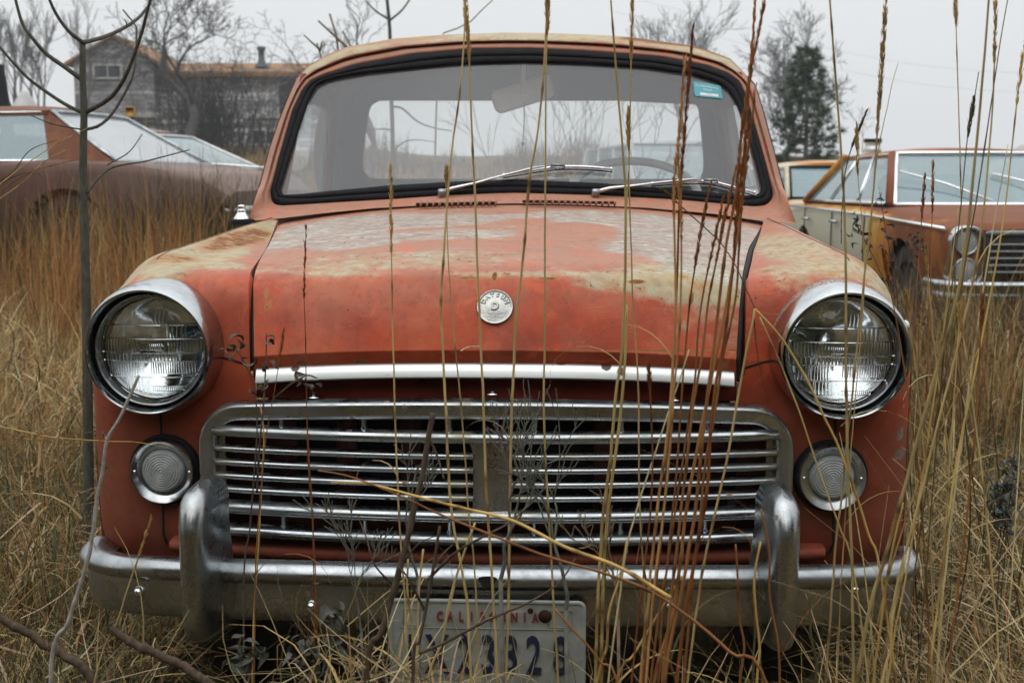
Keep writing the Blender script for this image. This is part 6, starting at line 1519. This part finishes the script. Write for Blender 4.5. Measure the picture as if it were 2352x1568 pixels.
stalk([(1968, 290), (1970, 400), (1980, 520), (1984, 640), (1976, 760), (1962, 900), (1950, 1040), (1940, 1200)], 1.66, (.0006, .0014), 'straw', (285, 420), desc='thin stalk with a spike in front of the side windows of the sedan', seed=63)
stalk([(1988, 262), (1972, 300), (1955, 340), (1942, 390), (1935, 470), (1932, 560)], 1.70, (.0014, .0008), 'olive', (255, 350), desc='dark narrow leaf blade tilted right above the rear door of the sedan', seed=64, down=False, fluff=.5)
stalk([(2194, -60), (2196, 60), (2200, 200), (2204, 350), (2207, 500), (2210, 650), (2200, 800), (2190, 950), (2180, 1100)], 1.70, (.0008, .0016), 'straw', (-60, 80), desc='thin upright stalk before the sedan windshield, its head at the frame top', seed=65)
stalk([(2288, -60), (2285, 100), (2283, 180), (2276, 300), (2262, 450), (2240, 620), (2200, 800), (2150, 1000), (2100, 1200), (2050, 1400)], 1.60, (.0010, .0026), 'straw', (-60, 180), seed=66, desc='headed stalk near the right edge sweeping down left past the sedan grille')
stalk([(2322, -40), (2300, 80), (2282, 200), (2262, 330), (2240, 470), (2210, 640), (2180, 820), (2140, 1010)], 1.66, (.0008, .0018), 'olive', seed=67, leaves=1, desc='thin olive stalk leaning right near the top right corner')
stalk([(2274, -40), (2262, 120), (2248, 280), (2235, 420), (2220, 560), (2190, 720), (2140, 900), (2080, 1120), (2030, 1300), (1990, 1450)], 1.52, (.0016, .0036), (.30, .21, .09), seed=68, desc='thickest stalk at the right, sweeping from the sky down to the bumper end')
stalk([(2362, 60), (2340, 200), (2325, 330), (2305, 500), (2270, 700), (2230, 900), (2190, 1100)], 1.62, (.0010, .0020), 'gold', (50, 250), seed=69, desc='golden stalk at the very right edge before the sedan windshield')
stalk([(2248, 165), (2240, 215), (2232, 260), (2222, 320), (2212, 420), (2200, 540), (2180, 700), (2160, 880)], 1.66, (.0008, .0016), 'olive', (220, 320), seed=70, desc='stalk with a short dark head above the sedan roof near the right edge', fluff=1.1)
rg = np.random.default_rng(5)
for i in range(22):
    xb = rg.uniform(1990, 2360); xt = xb+rg.normal(60, 110); yt = rg.uniform(330, 1050); bow = rg.normal(0, 25)
    ys_ = np.linspace(yt, 1500, 7); pts = [(xt+(xb-xt)*f+bow*math.sin(f*3), v) for f, v in zip(np.linspace(0, 1, 7), ys_)]
    stalk(pts, rg.uniform(1.5, 2.3), (.0009, rg.uniform(.0014, .0026)), ['straw', 'gold', 'olive', 'orange', 'pale', 'brown'][i % 6], (yt-5, yt+rg.uniform(60, 140)) if i % 3 == 0 else None, leaves=int(rg.integers(0, 3)), seed=200+i)
for i in range(16):   # short broken stems around the plate and bumper
    xb = (rg.uniform(1340, 1760) if i % 4 else rg.uniform(900, 985)) if i < 12 else rg.uniform(1780, 2060); yt = rg.uniform(1150, 1400); xt = xb+rg.normal(0, 60)
    pts = [(xt+(xb-xt)*f+rg.normal(0, 4), v) for f, v in zip(np.linspace(0, 1, 5), np.linspace(yt, 1568, 5))]
    stalk(pts, rg.uniform(1.52, 1.68), (.0018, rg.uniform(.0022, .003)), ['straw', 'olive', 'orange', 'gold'][i % 4], leaves=int(rg.integers(1, 3)), seed=300+i)
stalk([(348, 1186), (330, 1240), (311, 1299), (290, 1360), (270, 1424), (220, 1556)], 1.60, (.0008, .0018), 'straw', (1180, 1330), desc='stalk with a fine tip in front of the left turn signal and bumper bolt', seed=71, fluff=.6)
stalk([(-20, 975), (60, 992), (122, 1004), (248, 1013), (312, 1015), (387, 1028)], 1.75, (.0016, .0007), 'gold', desc='golden blade lying across the left fender above the turn signal', seed=72, down=False)
for i, pts in enumerate([[(-20, 990), (60, 1000), (120, 990), (180, 955)], [(-20, 1000), (80, 1012), (160, 1000), (215, 990)], [(60, 1003), (150, 1020), (205, 1014)]]):
    stalk(pts, 1.74, (.0010, .0005), 'orange', desc=['upturned orange blade', 'long orange blade', 'short orange blade'][i]+' in the tuft lying across the left fender side', seed=73+i, down=False)
for i, (pts, c, w) in enumerate([([(-20, 440), (60, 375), (130, 330), (205, 292)], 'straw', 'uppermost pale'), ([(-20, 428), (30, 395), (70, 345), (130, 322)], 'olive', 'olive'), ([(-20, 455), (60, 400), (130, 378), (180, 366)], 'orange', 'middle orange'), ([(-20, 470), (50, 420), (100, 372), (150, 345)], 'gold', 'golden'), ([(-20, 436), (40, 402), (85, 398), (92, 404)], 'brown', 'drooping brown')]):
    stalk(pts, 2.2, (.0018, .0008), c, desc=w+' blade of the tuft reaching in from the left edge before the coupe', seed=80+i, down=False)
for i, (pts, c, w) in enumerate([([(730, 1080), (800, 1093), (900, 1130), (1010, 1180), (1120, 1225), (1250, 1275), (1400, 1320), (1500, 1360), (1600, 1430), (1680, 1500), (1760, 1568)], 'orange', 'long reddish blade fallen diagonally across the grille to the lower right'),
                                ([(760, 1108), (850, 1112), (960, 1140), (1060, 1165), (1180, 1195), (1300, 1255), (1420, 1300), (1540, 1372)], 'gold', 'second golden blade fallen across the grille, under the reddish one')]):
    stalk(pts, 1.50, (.0012, .0030), c, desc=w, seed=90+i, down=(i == 0), lean=-.12)
stalk([(1058, 806), (1075, 797), (1104, 795)], 1.6, (.0014, .0008), 'pale', desc='short pale scrap of leaf under the badge', seed=95, down=False)
# labels by landmark and order
LMK = [(0, 560, 'the left headlight side of the pickup'), (560, 900, 'the left part of the grille'), (900, 1160, 'the middle of the grille'), (1160, 1440, 'the licence plate end of the grille'), (1440, 1620, 'the right part of the grille'), (1620, 1800, 'the right overrider'), (1800, 2100, 'the right end of the bumper'), (2100, 2200, 'the sedan front wheel and headlights'), (2200, 2300, 'the left part of the sedan grille'), (2300, 3000, 'the right edge of the frame by the sedan')]
NUM = ['first', 'second', 'third', 'fourth', 'fifth', 'sixth', 'seventh', 'eighth', 'ninth', 'tenth', 'eleventh', 'twelfth']
und = sorted([s for s in STK if s[1] is None], key=lambda s: s[3]); cnt = {}
for (o, dsc, xt, xm, hd, c) in und:
    lm = [w for a, b, w in LMK if a <= xm < b][0]; cn = c if isinstance(c, str) else 'tan'; cn = {'straw': 'straw', 'rust': 'red-brown'}.get(cn, cn)
    kd = f"{cn} stalk {'with a seed head' if hd else 'without a head'}"; k = (lm, kd); cnt[k] = cnt.get(k, 0)+1; o['label'] = f"{NUM[cnt[k]-1]} {kd} before {lm}"
for (o, dsc, *_r) in STK:
    if dsc: o['label'] = dsc
# ---------------------------------------------------------------- woody twigs and weeds
def twig(label, lines, y, mat, cat='twig', down=True, name='dry_twig'):
    p0 = P(*lines[0][0][-1], y); base = np.array([p0[0], y, gz1(p0[0], y)]); root = empty(name, tuple(map(float, base)), 0, label, cat)
    for i, (pts, r) in enumerate(lines):
        p = np.array([P(a, b, y+(.0 if i == 0 else .02*math.sin(j*1.3+i))) for j, (a, b) in enumerate(pts)])-base
        if i == 0 and down: p = np.vstack([p, [p[-1][0]*.5+(p[-1][0]-p[-2][0])*.3, 0, -.02]])
        n = max(8, len(p)*5); sp_ = spline(p, n*2); rg_ = np.random.default_rng(int(abs(pts[0][0]))+i); rr_ = np.interp(np.linspace(0, 1, 2*n), [0, 1], r)*rg_.normal(1, .03, 2*n)
        for k_ in rg_.integers(3, 2*n-3, 3): rr_[k_-1:k_+2] *= [1.10, 1.25, 1.10]
        sp_[1:-1] += np.cumsum(rg_.normal(0, r[1]*.10, (2*n-2, 3)), axis=0)*np.sin(np.linspace(0, math.pi, 2*n-2))[:, None]; MB().tube(sp_, rr_, 8).build('stem' if i == 0 else 'branch', mat, root)
    return root, base
twig('pale grey twig leaning up over the bottom of the left headlight', [([(319, 862), (300, 905), (275, 960), (246, 1010), (236, 1080), (222, 1160), (212, 1240), (190, 1330), (160, 1430), (120, 1568)], (.0020, .0042)), ([(246, 1010), (238, 1000), (236, 992)], (.0016, .0008)), ([(170, 1400), (182, 1392)], (.0012, .0006))], 1.56, M['twig_grey'] if 'twig_grey' in M else simple('grey_twig_bark', (.30, .28, .25), .8, 0, .35, 90, .4, 150))
twig('dark broken stick standing before the middle of the grille, its top snapped', [([(995, 949), (984, 1003), (969, 1091), (956, 1143), (940, 1216), (918, 1295), (905, 1342), (870, 1450), (835, 1568)], (.0036, .0044)), ([(984, 1003), (1005, 1050), (1020, 1100)], (.0018, .0008)), ([(905, 1345), (880, 1320), (858, 1290), (840, 1230), (820, 1180)], (.0016, .0006)), ([(918, 1300), (960, 1250), (1000, 1230)], (.0015, .0006))], 1.56, M['bark_brown'])
twig('dark branching stem rising in front of the licence plate', [([(1010, 1208), (997, 1289), (983, 1370), (963, 1471), (946, 1568)], (.0018, .0034)), ([(963, 1500), (1031, 1470), (1115, 1424), (1216, 1380), (1284, 1336), (1321, 1282)], (.0024, .0009)), ([(983, 1330), (1047, 1268), (1115, 1228), (1166, 1201), (1233, 1144)], (.0022, .0008)), ([(975, 1400), (940, 1330), (915, 1300)], (.0020, .0008)), ([(990, 1320), (1010, 1280), (1040, 1250)], (.0012, .0006))], 1.50, M['bark_brown'])
twig('thick brown branch lying in the lower left corner', [([(-30, 1395), (10, 1425), (60, 1455), (130, 1500), (180, 1530), (240, 1600)], (.0055, .0070))], 1.62, M['bark_brown'], down=False)
twig('thick brown branch propped under the left end of the bumper', [([(255, 1440), (290, 1468), (340, 1495), (400, 1520), (450, 1555), (520, 1600)], (.0055, .0070))], 1.60, M['bark_brown'], down=False)
def forb(label, px, pyb, y, h, sd, mat, r0=.0030, spread=.42, levels=4):
    p0 = P(px, pyb, y); g0 = gz1(p0[0], y); root = empty('dead_weed', (float(p0[0]), y, g0), 0, label, 'weed'); zb = p0[2]-g0
    MB().tube([(0, 0, -.01), (.005, 0, zb*.5), (0, 0, zb)], [r0*1.3, r0*1.1, r0], 6).build('stem', mat, root)
    mb = MB()
    for pts, rs, lv in grow((0, 0, zb), h, r0, sd, levels=levels, spread=spread, wob=.12, up=.35, first=.28, decay=.76, rdec=.68, mn=.0006): mb.tube(pts*[1, .35, 1], rs, 4, cap=False)
    mb.build('branches', mat, root)
GB = simple('grey_weed_bark', (.12, .12, .10), .85, 0, .3, 60); GB2 = simple('tan_weed_bark', (.19, .14, .085), .85, 0, .3, 60)
forb('fine grey branching weed in front of the centre of the grille', 1150, 1330, 1.62, .30, 3, GB)
forb('sparse grey forked weed in front of the right half of the grille', 1300, 1400, 1.60, .36, 14, GB)
forb('low grey branching weed left of the licence plate', 960, 1330, 1.66, .26, 22, GB, .0022)
forb('tan wiry weed before the right half of the bumper', 1420, 1420, 1.62, .24, 31, GB2, .0022)
forb('thin dark twiggy weed before the left part of the bumper', 830, 1450, 1.64, .22, 41, GB, .0018)
# curled withered leaves on short weeds
def leafy(label, stems, y, n, size, seed, mat):
    rg = np.random.default_rng(seed); root, base = twig(label, [(s, (.0009, .0016)) for s in stems], y, M['bark_brown'], 'weed', name='withered_weed')
    for (s) in stems:
        for k in range(n):
            t = rg.uniform(0, .55); i = t*(len(s)-1); a = int(i); f = i-a; px_ = s[a][0]*(1-f)+s[min(a+1, len(s)-1)][0]*f; py_ = s[a][1]*(1-f)+s[min(a+1, len(s)-1)][1]*f
            c = P(px_+rg.normal(0, 9), py_+rg.normal(0, 9), y+rg.normal(0, .006))-base; L_ = size*rg.uniform(.5, 1.2); d = rg.normal(0, 1, 3); d[2] -= .7; d /= np.linalg.norm(d); w = np.cross(d, rg.normal(0, 1, 3)); w /= np.linalg.norm(w); u = np.cross(d, w)
            rows = []
            for q in np.linspace(0, 1, 6):
                cen = c+d*L_*q+u*L_*.35*math.sin(q*3.0)+w*L_*.2*math.sin(q*5+k); ww = L_*.22*math.sin(math.pi*min(.97, max(.06, q)))**.8
                rows.append([cen-w*ww+u*ww*.6, cen, cen+w*ww+u*ww*.6])
            MB().grid(np.array(rows)).build('leaf', mat, root)
LG = simple('withered_grey_green_leaf', (.060, .066, .050), .8, 0, .4, 70, .3, 120); LB = simple('withered_brown_leaf', (.07, .052, .04), .8, 0, .4, 70, .3, 120)
leafy('withered weed with curled brown leaves beside the left headlight', [[(525, 790), (545, 805), (570, 850), (585, 900), (590, 1000), (575, 1200), (560, 1400)], [(612, 765), (611, 828), (607, 896), (600, 1000), (590, 1130)], [(728, 868), (705, 862), (670, 880), (630, 915)]], 1.66, 9, .018, 3, LB)
leafy('dried grey leafy weed at the bottom, left of the licence plate', [[(772, 1398), (768, 1440), (760, 1500), (750, 1568)], [(700, 1480), (702, 1530), (705, 1600)]], 1.60, 16, .032, 5, LG)
leafy('small dried leafy weed at the bottom under the left overrider', [[(553, 1465), (548, 1500), (560, 1540), (565, 1590)], [(585, 1480), (580, 1520), (570, 1568)]], 1.60, 10, .026, 7, LG)
leafy('blue-grey leafy weed at the right edge below the sedan', [[(2330, 1040), (2320, 1150), (2300, 1260), (2290, 1400)], [(2290, 1100), (2300, 1200), (2285, 1300)]], 1.95, 80, .017, 9, simple('blue_grey_leaf', (.085, .10, .085), .8, 0, .3, 60))
leafy('fine brown seedy weed in front of the sedan fender', [[(2020, 440), (2030, 500), (2050, 620), (2060, 760), (2070, 900)], [(1960, 500), (1990, 560), (2030, 640)], [(2110, 540), (2090, 600), (2060, 680)]], 3.4, 26, .022, 11, LG)
# ================================================================== CAMERA, WORLD, SUN
cam = bpy.data.cameras.new('camera'); co = bpy.data.objects.new('camera', cam); COL.objects.link(co)
cam.sensor_width = 36; cam.lens = FPX/2352*36; cam.clip_start = .05; cam.clip_end = 2000
co.location = (0, 0, CAMH); co.rotation_euler = (math.pi/2-PITCH, 0, 0)
cam.dof.use_dof = True; cam.dof.focus_distance = 2.12; cam.dof.aperture_fstop = 8.5
SC.camera = co
W_ = bpy.data.worlds.new('World'); SC.world = W_; W_.use_nodes = True
nt = W_.node_tree; nt.nodes.clear()
def wn(t, **k):
    n = nt.nodes.new(t)
    for a, b in k.items(): setattr(n, a, b)
    return n
SUN_EL, SUN_AZ = math.radians(58), math.radians(200)
sky = wn('ShaderNodeTexSky', sky_type='NISHITA', sun_disc=False, sun_elevation=SUN_EL, sun_rotation=SUN_AZ, air_density=1.0, dust_density=6.0)
hs = wn('ShaderNodeHueSaturation'); hs.inputs['Saturation'].default_value = .12; hs.inputs['Value'].default_value = .9
g = wn('ShaderNodeTexCoord'); sp = wn('ShaderNodeSeparateXYZ'); rp = wn('ShaderNodeValToRGB')
rp.color_ramp.elements[0].position = .0; rp.color_ramp.elements[0].color = (8.6, 8.85, 9.05, 1)
rp.color_ramp.elements[1].position = .9; rp.color_ramp.elements[1].color = (19.0, 19.2, 19.4, 1)
e = rp.color_ramp.elements.new(.25); e.color = (9.6, 9.85, 10.0, 1)
mx = wn('ShaderNodeMix', data_type='RGBA'); mx.inputs[0].default_value = .85
bg = wn('ShaderNodeBackground'); bg.inputs[1].default_value = .1; out = wn('ShaderNodeOutputWorld')
lk = nt.links.new
lk(g.outputs['Generated'], sp.inputs[0]); lk(sp.outputs[2], rp.inputs[0]); lk(sky.outputs[0], hs.inputs['Color']); lk(hs.outputs[0], mx.inputs[6]); lk(rp.outputs[0], mx.inputs[7])
lk(mx.outputs[2], bg.inputs[0]); lk(bg.outputs[0], out.inputs[0])
sun = bpy.data.lights.new('sun', 'SUN'); sun.energy = .7; sun.angle = math.radians(75); sun.color = (1, .97, .92)
so = bpy.data.objects.new('sun', sun); COL.objects.link(so)
d = Vector((math.sin(SUN_AZ)*math.cos(SUN_EL), math.cos(SUN_AZ)*math.cos(SUN_EL), math.sin(SUN_EL)))
so.rotation_euler = (-d).to_track_quat('-Z', 'Y').to_euler()
SC.view_settings.view_transform = 'Standard'; SC.view_settings.look = 'None'; SC.view_settings.gamma = 1.0; SC.view_settings.exposure = 0.0
hz = MB(); hz.box((0, 52.5, 6.5), (284, 230, 17)); hm = bpy.data.materials.new('mist'); hm.use_nodes = True; hn = hm.node_tree; hn.nodes.clear()
_o = hn.nodes.new('ShaderNodeOutputMaterial'); _v = hn.nodes.new('ShaderNodeVolumePrincipled'); _v.inputs['Color'].default_value = (.90, .93, .96, 1); _v.inputs['Density'].default_value = .0013; _v.inputs['Anisotropy'].default_value = .1
hn.links.new(_v.outputs[0], _o.inputs['Volume']); ho = hz.build('haze', hm, smooth=False); ho['kind'] = 'stuff'
SC.cycles.volume_bounces = 0
SC.cycles.max_bounces = 10; SC.cycles.transparent_max_bounces = 24; SC.cycles.glossy_bounces = 5; SC.cycles.transmission_bounces = 8; SC.cycles.diffuse_bounces = 3
SC.cycles.caustics_reflective = False; SC.cycles.caustics_refractive = False
